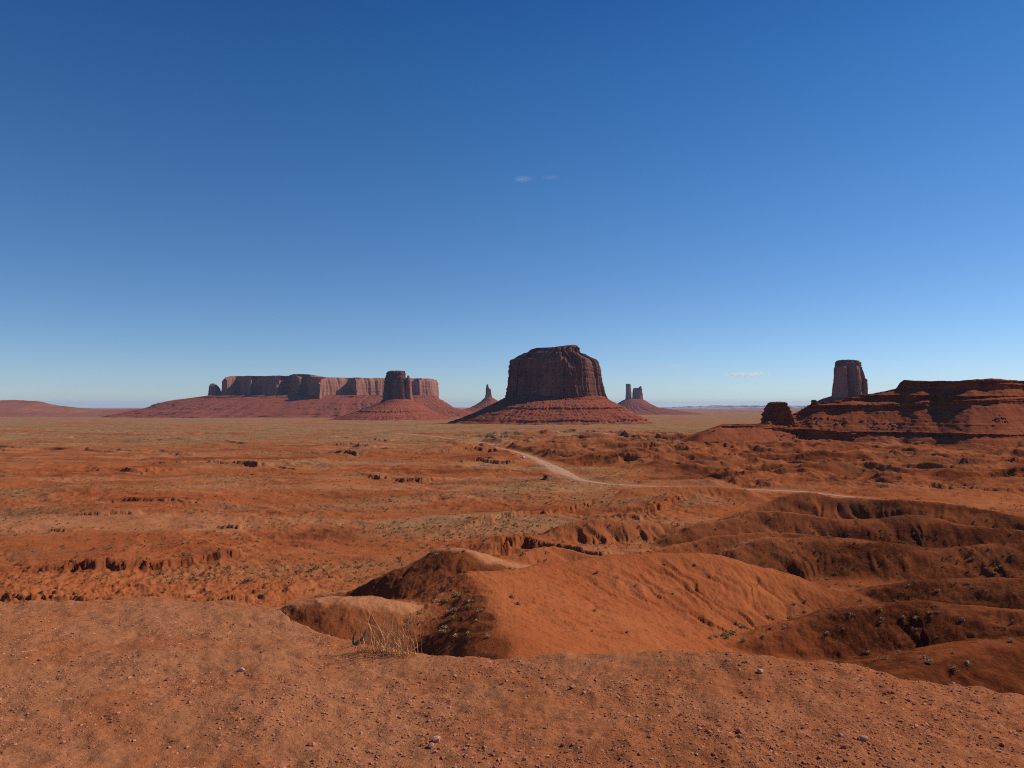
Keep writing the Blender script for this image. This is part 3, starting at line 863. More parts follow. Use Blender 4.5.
ring_solid('talus_slope', [(417, 575, 720, 900, 700), (412.5, 596, 690, 620, 560), (410.5, 604, 676, 500, 480), (407.4, 612, 657, 350, 340), (403.6, 618, 649, 230, 220), (400, 623.5, 644.5, 110, 110), (399, 628, 640, 60, 60)],
           D, M_talus, t, nth=420, nz=60, p=2.2, flute=6, lam=34, strata=3, seed=23, sink=60, gully=22)

# -- tall butte behind the layered mesa on the right
D = 2600
t = thing('butte', base_of(850, D), 'tall square grey-red butte rising behind the layered mesa at the right', 'butte')
ring_solid('cliff', [(401, 836, 866, 40, 80), (387, 837, 864, 34, 70), (378, 838, 862, 30, 60), (367, 838.5, 859.5, 26, 46)],
           D, M_cliff_far, t, nth=260, nz=50, p=3.4, flute=4, lam=24, strata=1.0, seed=30, sink=30)
for pil in ([(401, 831.8, 849.5, 52, 40), (394, 833, 848.6, 46, 40), (386.4, 833.3, 848.2, 43, 40), (379, 834.8, 847.8, 40, 40), (368.5, 835.8, 847.2, 36, 36), (366.6, 837, 846.6, 28, 30)],
            [(401, 846, 861.5, 58, 40), (392, 846.8, 860.4, 50, 40), (380, 847.2, 859.6, 46, 40), (370, 847.4, 858.8, 40, 36), (366.6, 848, 858, 32, 30)],
            [(401, 855, 869.2, 44, 40), (394, 856, 867.4, 38, 40), (387.8, 856.2, 867, 36, 38), (379.6, 856.4, 866.6, 34, 36), (378.2, 856.6, 864.4, 31, 32), (370.5, 856.4, 861.4, 26, 28), (367.4, 856, 860, 20, 24)]):
    ring_solid('pillar', pil, D - 26, M_cliff_far, t, nth=220, nz=50, p=5.0, flute=3.0, lam=20, strata=1.2, seed=int(pil[0][1]), sink=30, yaw=44)
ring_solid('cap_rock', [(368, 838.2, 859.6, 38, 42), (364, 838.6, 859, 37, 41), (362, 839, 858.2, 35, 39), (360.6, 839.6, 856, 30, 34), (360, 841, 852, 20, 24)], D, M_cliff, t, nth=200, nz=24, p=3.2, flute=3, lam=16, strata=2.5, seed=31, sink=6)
ring_solid('talus_slope', [(416, 806, 900, 330, 300), (410, 812, 894, 260, 240), (404, 819, 884, 190, 170), (401.4, 824, 880, 160, 150), (397.5, 831, 870, 90, 95), (396, 836, 865, 70, 75)],
           D, M_talus, t, nth=360, nz=50, p=2.2, flute=4, lam=20, strata=2.5, seed=32, sink=60, gully=12)

# ------------------------------------------------------------------ layered mesa on the right
T_ = lambda tab, x: np.interp(x, [a for a, _ in tab], [b for _, b in tab])
MESA = thing('layered_mesa', base_of(900, 800), 'dark red layered rock mesa with ledges and a flat top filling the right side', 'mesa')


def layered_mesa():
    c = np.linspace(676, 1180, 900)
    # rows of the picture where each bed begins and ends, column by column, with the slope of that bed
    toe = T_([(676, 444), (720, 443), (760, 446), (800, 449), (850, 453), (1180, 458)], c)
    b1 = T_([(676, 443.9), (700, 438.5), (722, 427.4), (762, 427.8), (780, 430.5), (800, 433.5), (812, 440), (835, 442), (852, 440), (866, 434.6), (900, 434.4), (950, 435.6), (985, 435.6), (1024, 437), (1180, 438)], c)
    t1 = T_([(676, 443.8), (700, 438.2), (716, 429), (722, 425.6), (764, 425.8), (804, 429), (841, 432), (915, 432), (1016, 434.5), (1180, 436)], c)
    t1b = t1 - 0.6
    b2 = T_([(676, 443.6), (722, 425), (755, 425), (764, 424), (780, 420), (795, 415), (815, 411), (841, 410.5), (881, 409), (920, 408), (960, 405), (1024, 403), (1180, 402)], c)
    t2 = T_([(676, 443.5), (722, 424.9), (755, 424.8), (764, 423.5), (780, 418), (795, 413.5), (806, 409), (812, 405.5), (841, 404.5), (868, 404), (900, 404), (960, 400), (1024, 399), (1180, 398)], c)
    b3 = T_([(676, 443.4), (722, 424.8), (755, 424.7), (764, 423.3), (780, 417.8), (795, 413.2), (806, 408.7), (812, 405), (830, 403), (850, 400.5), (868, 400.5), (900, 401), (955, 398.5), (1024, 397), (1180, 396)], c)
    t3 = T_([(676, 443.3), (722, 424.7), (755, 424.6), (764, 423.1), (780, 417.5), (795, 413), (806, 408.4), (812, 404.6), (830, 402.3), (850, 398), (866, 394.8), (900, 395), (955, 396), (1024, 395.5), (1180, 395)], c)
    b4 = T_([(676, 443.2), (722, 424.6), (755, 424.5), (764, 423), (780, 417.4), (795, 412.9), (806, 408.2), (812, 404.4), (830, 402), (850, 397.8), (866, 394.4), (880, 392.6), (895, 390), (902, 388), (930, 388.5), (960, 388), (1024, 390), (1180, 390)], c)
    t4 = T_([(676, 443.1), (722, 424.5), (755, 424.4), (764, 422.9), (780, 417.3), (795, 412.8), (806, 408.1), (812, 404.3), (830, 401.9), (850, 397.6), (866, 394.2), (880, 392.3), (896, 388.6), (900, 383), (904, 380), (930, 381), (960, 381), (978, 379), (992, 378.4), (1010, 380), (1024, 380.6), (1180, 379)], c)
    jag = lambda s, a: 0.6 * a * fbm(c / 26, c * 0, 2, s)
    rows_y = [toe, b1 + jag(400, 0.9), t1 + jag(401, 0.3), t1b + jag(401, 0.3), b2 + jag(402, 0.6), t2 + jag(403, 0.4), b3 + jag(403, 0.3), t3 + jag(404, 0.35), b4 + jag(405, 0.6), t4 + jag(406, 0.35)]
    slopes = [0.5, 3.5, 0.35, 0.55, 2.5, 0.3, 2.2, 0.5, 2.5]
    nsub = [16, 14, 3, 26, 10, 4, 12, 14, 14]
    # in and out of the front: spurs and recesses
    spur = np.interp(c, [676, 700, 722, 770, 800, 830, 850, 900, 935, 972, 1000, 1024, 1080, 1180], [700, 684, 690, 722, 730, 730, 720, 706, 692, 655, 660, 682, 660, 650])
    spur = np.convolve(np.pad(spur, 8, mode='edge'), np.ones(17) / 17, 'valid')
    d = spur + 7 * fbm(c / 60, c * 0, 2, 410)
    _, k0 = ray(512, rows_y[0]); z = k0 * d
    ds = [d]; zs = [z]
    for i, m in enumerate(slopes):
        _, k2 = ray(512, np.minimum(rows_y[i + 1], rows_y[i] - 0.02))
        d2 = (z - m * d) / (k2 - m)
        d2 = np.maximum(d2, d + 0.05)
        z2 = k2 * d2
        for f in np.linspace(0, 1, nsub[i] + 1)[1:]:
            ds.append(d + (d2 - d) * f); zs.append(z + (z2 - z) * f)
        d, z = d2, z2
    nfront = len(ds)
    for back, drop in ((20, 0.5), (60, 1.0), (130, 3), (200, 20), (260, 60), (330, 110)):
        ds.append(d + back); zs.append(z - drop)
    Dg = np.array(ds); Zg = np.array(zs) + CZ
    C = np.broadcast_to(c, Dg.shape)
    u = (C - 512) / F
    X = u * Dg; Y = Dg.copy()
    arc = X - 0.3 * Y
    fr = np.zeros(len(ds)); fr[:nfront] = 1; fr = fr[:, None]
    wd = sstep(690, 730, C)
    # beds stand out or weather back; gullies run down the slopes
    beds = fbm(arc / 120, Zg / 2.2, 4, 420)
    gul = ridged(arc / 44 + 0.3 * fbm(arc / 30, Zg / 12, 3, 424), Zg / 60, 4, 421)
    blk = fbm(arc / 7, Zg / 4, 4, 422)
    cliff = np.zeros(len(ds)); i0 = 1
    for nn, m in zip(nsub, slopes):
        cliff[i0:i0 + nn] = m > 1.5; i0 += nn
    cliff = cliff[:, None]
    push = ((0.8 + 2.2 * cliff) * beds + 2.2 * (gul - 0.6) * (1 - 0.6 * cliff) + (0.9 + 1.2 * cliff) * blk) * fr * wd
    Y = Y - push
    X = X - u * push
    Zg = Zg + 0.5 * fbm(X / 12, Y / 12, 4, 423) * wd
    V = np.stack([X, Y, Zg], -1).reshape(-1, 3) - np.array(MESA.location)
    return mesh_obj('layered_rock_body', V, grid_quads(len(ds), len(c)), None, [M_mesa], MESA)


BODY = layered_mesa()
bpy.context.view_layer.update()


def on_mesa(px, py):
    u, k = ray(px, py); L = MESA.location
    ok, loc, _, _ = BODY.ray_cast((float(-L[0]), float(-L[1]), float(CZ - L[2])), (float(u), 1.0, float(k)))
    return loc[1] + L[1] if ok else 900.0


ring_solid('rock_knob', [(427.5, 762.5, 798, 14, 22), (424, 763.8, 794, 12, 20), (419, 764.2, 792.5, 12, 19), (417.8, 765.2, 791, 12, 18), (413, 765, 790.5, 12, 17), (411.5, 767, 789.5, 11, 16), (407.5, 767.6, 788, 10, 14), (406, 769, 786.8, 9, 12), (403.2, 770, 785.5, 8, 11), (402.2, 772.5, 784, 6, 8)],
           on_mesa(778, 424) + 15, M_knob, MESA, nth=260, nz=50, p=2.8, flute=1.3, lam=6, strata=1.3, seed=40, sink=8)
ring_solid('rock_knob', [(407.5, 810.5, 822, 7, 9), (404.5, 812, 819.5, 5, 7), (402.6, 812.6, 817.5, 3.4, 4.5), (401.8, 811.9, 817, 3.6, 4.4), (400.4, 812.4, 816, 2.6, 3.2), (399.8, 813, 815, 1.6, 2)],
           on_mesa(815, 406) + 6, M_knob, MESA, nth=90, nz=26, p=2.6, flute=0.5, lam=3, strata=0.6, seed=41, sink=6)


# ------------------------------------------------------------------ far hills
def far_ridge(name, tab, D, foot, mat, seed, depth=900, lam=60, amp=18, foot_row=417):
    c = np.linspace(tab[0][0], tab[-1][0], 700)
    top = T_(tab, c) + 0.35 * fbm(c / 6, c * 0, 4, 500 + seed)
    zt = np.array([py_z(v, D) for v in top]); zb = py_z(foot_row, D - foot)
    f = np.concatenate([np.linspace(0, 1, 40), 1 + np.linspace(0, 1, 12)[1:]])[:, None]
    prof = np.where(f <= 1, f ** 1.15, 1 - (f - 1) * 1.2)
    Z = zb - 20 + (zt - zb + 20) * prof
    Y = np.where(f <= 1, D - foot + foot * f, D + depth * (f - 1)) + 0 * c
    X = ((c - 512) / F)[None, :] * np.where(f <= 1, D + 0 * Y, D + 0 * Y)
    g = (ridged(X / lam, Z / 150, 4, 510 + seed) - 0.6) * amp * np.minimum(f, 1) * (f < 1.0)
    b = fbm(X / 900, Z / 9, 3, 520 + seed) * amp * 0.35 * (f < 1)
    V = np.stack([X, Y - g - b, Z], -1).reshape(-1, 3)
    o = mesh_obj(name, V, grid_quads(len(f), len(c)), None, [mat]); o['kind'] = 'structure'
    return o


far_ridge('hills', [(-260, 404), (-120, 402), (-40, 402.5), (0, 400.5), (12, 399.8), (40, 401.2), (50, 404), (60, 405.8), (80, 407.6), (100, 409.6), (130, 409.2), (150, 408.6), (175, 409), (215, 411), (240, 414)], 5600, 700, M_hill, 1, foot_row=416)
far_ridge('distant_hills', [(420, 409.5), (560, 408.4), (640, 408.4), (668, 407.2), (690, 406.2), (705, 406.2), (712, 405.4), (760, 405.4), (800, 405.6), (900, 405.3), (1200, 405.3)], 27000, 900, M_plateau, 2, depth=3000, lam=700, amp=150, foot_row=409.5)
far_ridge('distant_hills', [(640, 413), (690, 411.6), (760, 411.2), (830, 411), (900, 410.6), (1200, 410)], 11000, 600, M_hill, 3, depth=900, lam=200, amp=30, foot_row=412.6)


# ------------------------------------------------------------------ plants
def leaf_cloud(n, rad, hgt, leaf, seed, stems=10):
    g = np.random.default_rng(seed)
    lob = g.normal(0, 1, (5, 3)) * np.array([rad * 0.45, rad * 0.45, hgt * 0.12]) + np.array([0, 0, hgt * 0.55])
    k = g.integers(0, 5, n)
    c = lob[k] + g.normal(0, 1, (n, 3)) * np.array([rad * 0.30, rad * 0.30, hgt * 0.24])
    c[:, 2] = np.abs(c[:, 2])
    a = g.normal(0, 1, (n, 3)); a /= np.linalg.norm(a, axis=1)[:, None]
    b = np.cross(a, g.normal(0, 1, (n, 3))); b /= np.linalg.norm(b, axis=1)[:, None]
    s = leaf * g.uniform(0.6, 1.4, n)[:, None]
    V = np.stack([c - a * s, c + b * s * 0.45, c + a * s, c - b * s * 0.45], 1).reshape(-1, 3)
    q = np.arange(n * 4).reshape(-1, 4)
    return V, q


def ico():
    p = (1 + 5 ** 0.5) / 2
    v = np.array([(-1, p, 0), (1, p, 0), (-1, -p, 0), (1, -p, 0), (0, -1, p), (0, 1, p), (0, -1, -p), (0, 1, -p), (p, 0, -1), (p, 0, 1), (-p, 0, -1), (-p, 0, 1)], float)
    v /= np.linalg.norm(v[0])
    f = np.array([(0, 11, 5), (0, 5, 1), (0, 1, 7), (0, 7, 10), (0, 10, 11), (1, 5, 9), (5, 11, 4), (11, 10, 2), (10, 7, 6), (7, 1, 8), (3, 9, 4), (3, 4, 2), (3, 2, 6), (3, 6, 8), (3, 8, 9), (4, 9, 5), (2, 4, 11), (6, 2, 10), (8, 6, 7), (9, 8, 1)])
    return v, f


def shrub_proto(rad, hgt, mat, seed):
    V, q = leaf_cloud(170, rad, hgt, 0.10 * rad / 0.5, seed)
    return mesh_obj('desert_shrub', V, q, None, [mat], smooth=False)


PROTO = [shrub_proto(0.5, 0.55, M_sage, 1), shrub_proto(0.5, 0.5, M_green, 2), shrub_proto(0.5, 0.42, M_dryb, 3), shrub_proto(0.5, 0.6, M_sage, 4)]
_used = [False] * len(PROTO)


def put_shrub(k, pos, size, label, group):
    o = PROTO[k]
    if _used[k]:
        o = PROTO[k].copy(); COL.objects.link(o)
    _used[k] = True
    o.location = (pos[0], pos[1], pos[2] - 0.04 * size)
    o.rotation_euler = (0, 0, random.uniform(0, 6.28))
    o.scale = (size, size * random.uniform(0.8, 1.2), size * random.uniform(0.75, 1.1))
    tag(o, label, 'shrub', group)


ZONES = [  # polygon in the picture, how many, size range, kinds, label, group
    ([(500, 590), (560, 575), (700, 560), (800, 590), (720, 640), (560, 648)], 15, (0.5, 1.1), (0, 1, 0, 3), 'small green-grey shrub on the sunlit slope of the central hill', 'shrubs on the central hill'),
    ([(400, 615), (455, 590), (480, 605), (490, 640), (420, 650)], 26, (0.5, 1.0), (2, 0, 2, 1), 'low dry shrub on the dark flank behind the straw tuft', 'shrubs on the dark flank'),
    ([(700, 640), (830, 590), (850, 575), (800, 560), (840, 600), (760, 645)], 26, (0.6, 1.3), (0, 1, 1, 3), 'green shrub along the dry wash below the central hill', 'shrubs along the dry wash'),
    ([(840, 560), (1020, 560), (1020, 690), (940, 675), (800, 645), (850, 610)], 52, (0.5, 1.1), (0, 2, 0, 3), 'small sage shrub on the dark gravel hills at the right', 'shrubs on the right hills'),
    ([(800, 525), (1020, 535), (1020, 560), (840, 560)], 20, (0.6, 1.2), (0, 2, 0, 3), 'small sage shrub on the ridges behind the dark gravel hills', 'shrubs on the rear ridges'),
    ([(390, 545), (470, 520), (540, 500), (600, 500), (480, 545), (500, 556), (440, 556)], 40, (0.5, 1.2), (1, 0, 2, 0), 'small shrub on the grassy flat below the dirt road', 'shrubs on the grassy flat'),
    ([(150, 545), (240, 520), (380, 485), (400, 500), (260, 545)], 52, (0.6, 1.5), (1, 1, 0, 0), 'green shrub in the strip of brush on the left plain', 'shrubs on the left plain'),
    ([(0, 500), (150, 495), (160, 545), (30, 555)], 22, (0.5, 1.2), (0, 1, 2, 0), 'scattered shrub on the rolling red plain at the far left', 'shrubs on the rolling plain'),
    ([(20, 580), (260, 572), (330, 575), (300, 600), (20, 600)], 22, (0.5, 1.0), (1, 0, 1, 0), 'green shrub below the low eroded bank beyond the mound', 'shrubs below the bank'),
]


def in_poly(x, y, poly):
    ins = False; j = len(poly) - 1
    for i in range(len(poly)):
        xi, yi = poly[i]; xj, yj = poly[j]
        if (yi > y) != (yj > y) and x < (xj - xi) * (y - yi) / (yj - yi) + xi: ins = not ins
        j = i
    return ins


for poly, n, (s0, s1), kinds, lab, grp in ZONES:
    pts = []
    x0, x1 = min(p[0] for p in poly), max(p[0] for p in poly); y0, y1 = min(p[1] for p in poly), max(p[1] for p in poly)
    while len(pts) < n:
        a, b = random.uniform(x0, x1), random.uniform(y0, y1)
        if in_poly(a, b, poly): pts.append((a, b))
    H = hit([p[0] for p in pts], [p[1] for p in pts])
    for hpos in H:
        if hpos[1] < 30: continue
        put_shrub(random.choice(kinds), hpos, 0.78 * random.uniform(s0, s1), lab, grp)


def scrub():
    """uncountable far scrub: clumps of leaf faces all over the plain, denser where the ground is greener"""
    g = np.random.default_rng(21)
    n = 60000
    d = 150 * (2200 / 150) ** g.uniform(0, 1, n)
    px = g.uniform(-30, 1054, n)
    x = (px - 512) / F * d
    v = lookup(x, d, G_veg)
    keep = g.uniform(0, 1, n) < (0.10 + 0.9 * v)
    x, d = x[keep], d[keep]; n = len(x)
    z = lookup(x, d)
    V0, q0 = leaf_cloud(14, 0.5, 0.5, 0.22, 5)
    m = len(V0)
    s = g.uniform(0.35, 1.15, n) * (1 + 0.25 * (d > 500))
    an = g.uniform(0, 6.28, n)
    ca, sa = np.cos(an)[:, None], np.sin(an)[:, None]
    X = (V0[:, 0] * ca - V0[:, 1] * sa) * s[:, None] + x[:, None]
    Y = (V0[:, 0] * sa + V0[:, 1] * ca) * s[:, None] + d[:, None]
    Z = V0[None, :, 2] * s[:, None] * 0.9 + z[:, None]
    V = np.stack([X, Y, Z], -1).reshape(-1, 3)
    q = (np.arange(n)[:, None, None] * m + q0[None]).reshape(-1, 4)
    o = mesh_obj('scrub', V, q, None, [M_scrub], smooth=False)
    o['kind'] = 'stuff'


scrub()


# ------------------------------------------------------------------ stones and gravel
def gravel():
    g = np.random.default_rng(5)
    v, f = ico(); m = len(v)
    n = 210000
    y0 = g.uniform(0, 1, n)
    d = 2.3 * (9.5 / 2.3) ** y0
    px = g.uniform(-60, 1084, n)
    x = (px - 512) / F * d
    dens = fbm(x / 0.7, d / 0.7, 3, 600)
    az = np.arctan2(x, d); re = np.interp(az, E_az, E_r)
    keep = (np.hypot(x, d) < re * 1.08) & (g.uniform(-0.6, 0.7, n) < dens + 0.15)
    x, d = x[keep], d[keep]; n = len(x)
    size = 0.0018 + 0.0021 * g.pareto(2.5, n); size = np.minimum(size, 0.0105)
    z = lookup(x, d)
    V = v[None] * (1 + 0.28 * g.normal(0, 1, (n, m, 1)).clip(-1.5, 1.5)) * size[:, None, None]
    V = V * np.stack([g.uniform(0.8, 1.4, n), g.uniform(0.7, 1.3, n), g.uniform(0.4, 0.8, n)], 1)[:, None, :]
    an = g.uniform(0, 6.28, n); ca, sa = np.cos(an)[:, None], np.sin(an)[:, None]
    X = V[..., 0] * ca - V[..., 1] * sa + x[:, None]; Y = V[..., 0] * sa + V[..., 1] * ca + d[:, None]; Z = V[..., 2] + z[:, None] + 0.12 * size[:, None]
    V = np.stack([X, Y, Z], -1).reshape(-1, 3)
    tri = (np.arange(n)[:, None, None] * m + f[None]).reshape(-1, 3)
    tone = np.repeat(g.uniform(0, 1, n) ** 1.2, m)
    o = mesh_obj('gravel', V, None, tri, [M_gravel], smooth=False, attrs={'tone': tone})
    o['kind'] = 'stuff'


gravel()


def stone_mesh(name, size, seed, mat, flat=0.7, sub=2):
    """an angular stone: a sphere cut by random planes"""
    import bmesh
    g = np.random.default_rng(seed)
    bm = bmesh.new()
    bmesh.ops.create_icosphere(bm, subdivisions=3, radius=1.0)
    pl = g.normal(0, 1, (12, 3)); pl /= np.linalg.norm(pl, axis=1)[:, None]; dd = g.uniform(0.55, 0.9, 12)
    sc = np.array([g.uniform(0.9, 1.3), g.uniform(0.8, 1.1), flat])
    for vv in bm.verts:
        p = np.array(vv.co)
        for a, b in zip(pl, dd):
            e = p @ a - b
            if e > 0: p = p - a * e * 0.9
        p = p * (1 + 0.03 * g.normal())
        vv.co = tuple(p * sc * size)
    me = bpy.data.meshes.new(name); bm.to_mesh(me); bm.free()
    me.materials.append(mat)
    o = bpy.data.objects.new(name, me); COL.objects.link(o)
    return o


STONES = [  # column, row, radius in metres, pale?, label
    (436, 742, 0.028, 1, 'pale pinkish stone on the gravel at the bottom edge, left of the middle'),
    (431, 747, 0.018, 1, 'smaller pale stone touching the front of the pale pinkish stone'),
    (740, 733, 0.026, 0, 'rounded reddish stone alone on gravel in the lower right'),
    (864, 740, 0.020, 1, 'small pale stone on the gravel in the lower right corner'),
    (845, 748, 0.020, 0, 'flat red stone just below the small pale stone at lower right'),
    (242, 672, 0.022, 1, 'light stone with dark side on the left slope of the mound'),
    (168, 681, 0.020, 0, 'red stone at the edge of the dark gravel patch at left'),
    (40, 661, 0.018, 0, 'red-brown stone near the left edge of the mound'),
    (312, 746, 0.020, 0, 'red stone in coarse gravel at the bottom left'),
    (572, 689, 0.018, 0, 'dark red stone on the middle of the gravel mound'),
    (760, 673, 0.020, 1, 'pale stone near the rim of the mound at right'),
]
H = hit([s[0] for s in STONES], [s[1] for s in STONES])
for (a, b, rad, pal, lab), p in zip(STONES, H):
    o = stone_mesh('stone', rad, int(a), M_stone if pal else M_stone_red)
    o.location = (p[0], p[1], p[2] + rad * 0.35); o.rotation_euler = (0, 0, random.uniform(0, 6))
    tag(o, lab, 'stone')


# boulders lying on the layered mesa: dropped on its real surface
def mesa_boulders():
    dg = bpy.context.evaluated_depsgraph_get(); dg.update()
    body = [o for o in MESA.children if o.name.startswith('layered_rock_body')][0]
    inv = body.matrix_world.inverted() if False else None
    protos = [stone_mesh('boulder', 1.0, 900 + k, M_boulder, 0.8) for k in range(4)]
    used = [False] * 4
    zone = [([(770, 421), (800, 424), (830, 428), (905, 430), (905, 420), (830, 418), (790, 416)], 46, 'blocky pale boulder on the scree slope between the two ledges of the layered mesa', 'boulders on the mesa scree'),
            ([(985, 418), (1005, 424), (1015, 428), (1000, 414)], 12, 'pale boulder in the streak of rubble on the lit spur at right', 'boulders on the lit spur'),
            ([(770, 432), (800, 438), (815, 446), (780, 444)], 10, 'pale boulder fallen below the lower ledge of the layered mesa', 'boulders below the ledge'),
            ([(925, 394), (960, 398), (900, 398)], 8, 'boulder on the upper bench below the mesa cap', 'boulders on the upper bench')]
    L = MESA.location
    for poly, n, lab, grp in zone:
        c = 0; tries = 0
        x0, x1 = min(p[0] for p in poly), max(p[0] for p in poly); y0, y1 = min(p[1] for p in poly), max(p[1] for p in poly)
        while c < n and tries < 4000:
            tries += 1
            a, b = random.uniform(x0, x1), random.uniform(y0, y1)
            if not in_poly(a, b, poly): continue
            u, k = ray(a, b)
            ok, loc, nrm, _ = body.ray_cast((float(-L[0]), float(-L[1]), float(CZ - L[2])), (float(u), 1.0, float(k)))
            if not ok: continue
            i = random.randrange(4)
            o = protos[i]
            if used[i]:
                o = o.copy(); COL.objects.link(o)
            used[i] = True
            s = min(2.3, 0.5 + 0.45 * random.paretovariate(2.2))
            o.location = (loc[0] + L[0], loc[1] + L[1], loc[2] + L[2] + 0.3 * s)
            o.scale = (s, s, s * random.uniform(0.7, 1.0)); o.rotation_euler = (random.uniform(-.3, .3), random.uniform(-.3, .3), random.uniform(0, 6.28))
            tag(o, lab, 'boulder', grp)
            c += 1


mesa_boulders()


# ------------------------------------------------------------------ dry grass tuft and the curved strip at the rim
def blade(g, base, h, lean, wdt, segs=6, curl=0.3):
    a = g.uniform(0, 6.28)
    dirv = np.array([math.cos(a), math.sin(a), 0])
    sidev = np.array([-dirv[1], dirv[0], 0])
    V = []
    for i in range(segs + 1):
        f = i / segs
        p = base + np.array([0, 0, h * f * (1 - 0.12 * curl * f)]) + dirv * (lean * f + curl * h * 0.35 * f * f) + 0.012 * np.array([g.normal(), g.normal(), 0]) * f
        w = wdt * (1 - 0.8 * f)
        V += [p - sidev * w, p + sidev * w]
    return V


def tuft(cols, n, hmax, name, label, cat, mat, seed):
    g = np.random.default_rng(seed)
    pts = hit([c[0] for c in cols], [c[1] for c in cols])
    root = np.array(pts.mean(0))
    V = []; q = []
    for i in range(n):
        c = pts[g.integers(len(pts))] + np.array([g.normal(0, 0.035), g.normal(0, 0.05), 0])
        c[2] = float(lookup(c[0], c[1])) - 0.01
        h = hmax * g.uniform(0.15, 1.0) ** 1.5
        b = blade(g, c, h, 0.08 * g.normal(), g.uniform(0.0014, 0.0034), 6, g.uniform(0, 0.9) if g.uniform() > 0.25 else 2.2)
        o = len(V); V += b
        q += [(o + 2 * k, o + 2 * k + 1, o + 2 * k + 3, o + 2 * k + 2) for k in range(6)]
    V = np.array(V) - root
    ob = mesh_obj(name, V, np.array(q), None, [mat], smooth=True)
    ob.location = root
    tag(ob, label, cat)


tuft([(368, 652), (376, 652), (384, 654), (390, 654), (396, 655), (404, 656), (410, 656), (382, 652)], 210, 0.40, 'grass_tuft', 'tall tuft of dry straw-coloured grass at the rim of the gravel mound', 'grass tuft', M_straw, 3)
tuft([(352, 645), (358, 647)], 9, 0.20, 'dry_stems', 'few thin dry stems rising behind the curved blue-green strip', 'dry plant', M_straw, 8)


def strip():
    pts = hit([353, 366], [646, 648])
    p0 = pts[0]; 
    d = p0[1]
    path = [(354.5, 634), (353.6, 640), (353.0, 643.5), (354, 645.6), (357, 645.4), (360, 643.2), (363, 640.5), (364.6, 636), (365.5, 632)]
    P3 = np.array([[float(v) for v in P(a, b, d)] for a, b in path])
    P3 = chaikin(P3, 2)
    P3[:, 1] += np.linspace(-0.02, 0.05, len(P3))
    rad = 0.012 * np.interp(np.linspace(0, 1, len(P3)), [0, 0.25, 0.45, 0.7, 1], [0.35, 0.9, 1.3, 1.1, 0.3])
    T = np.gradient(P3, axis=0); T /= np.linalg.norm(T, axis=1)[:, None]
    A = np.cross(T, [0, 1, 0]); A /= np.linalg.norm(A, axis=1)[:, None]; B = np.cross(T, A)
    th = np.linspace(0, 2 * np.pi, 10, endpoint=False)
    V = (P3[:, None] + rad[:, None, None] * (np.cos(th)[None, :, None] * A[:, None] + 0.6 * np.sin(th)[None, :, None] * B[:, None]))
    low = V[..., 2].min() - float(lookup(P3[:, 0].mean(), d))
    V[..., 2] -= low
    org = np.array([P3[:, 0].mean(), d, float(lookup(P3[:, 0].mean(), d))])
    o = mesh_obj('curved_strip', V.reshape(-1, 3) - org, grid_quads(len(P3), 10, wrap=True), None, [M_teal])
    o.location = org
    tag(o, 'curved blue-green strip lying at the mound rim, left of the straw tuft', 'strip')


strip()


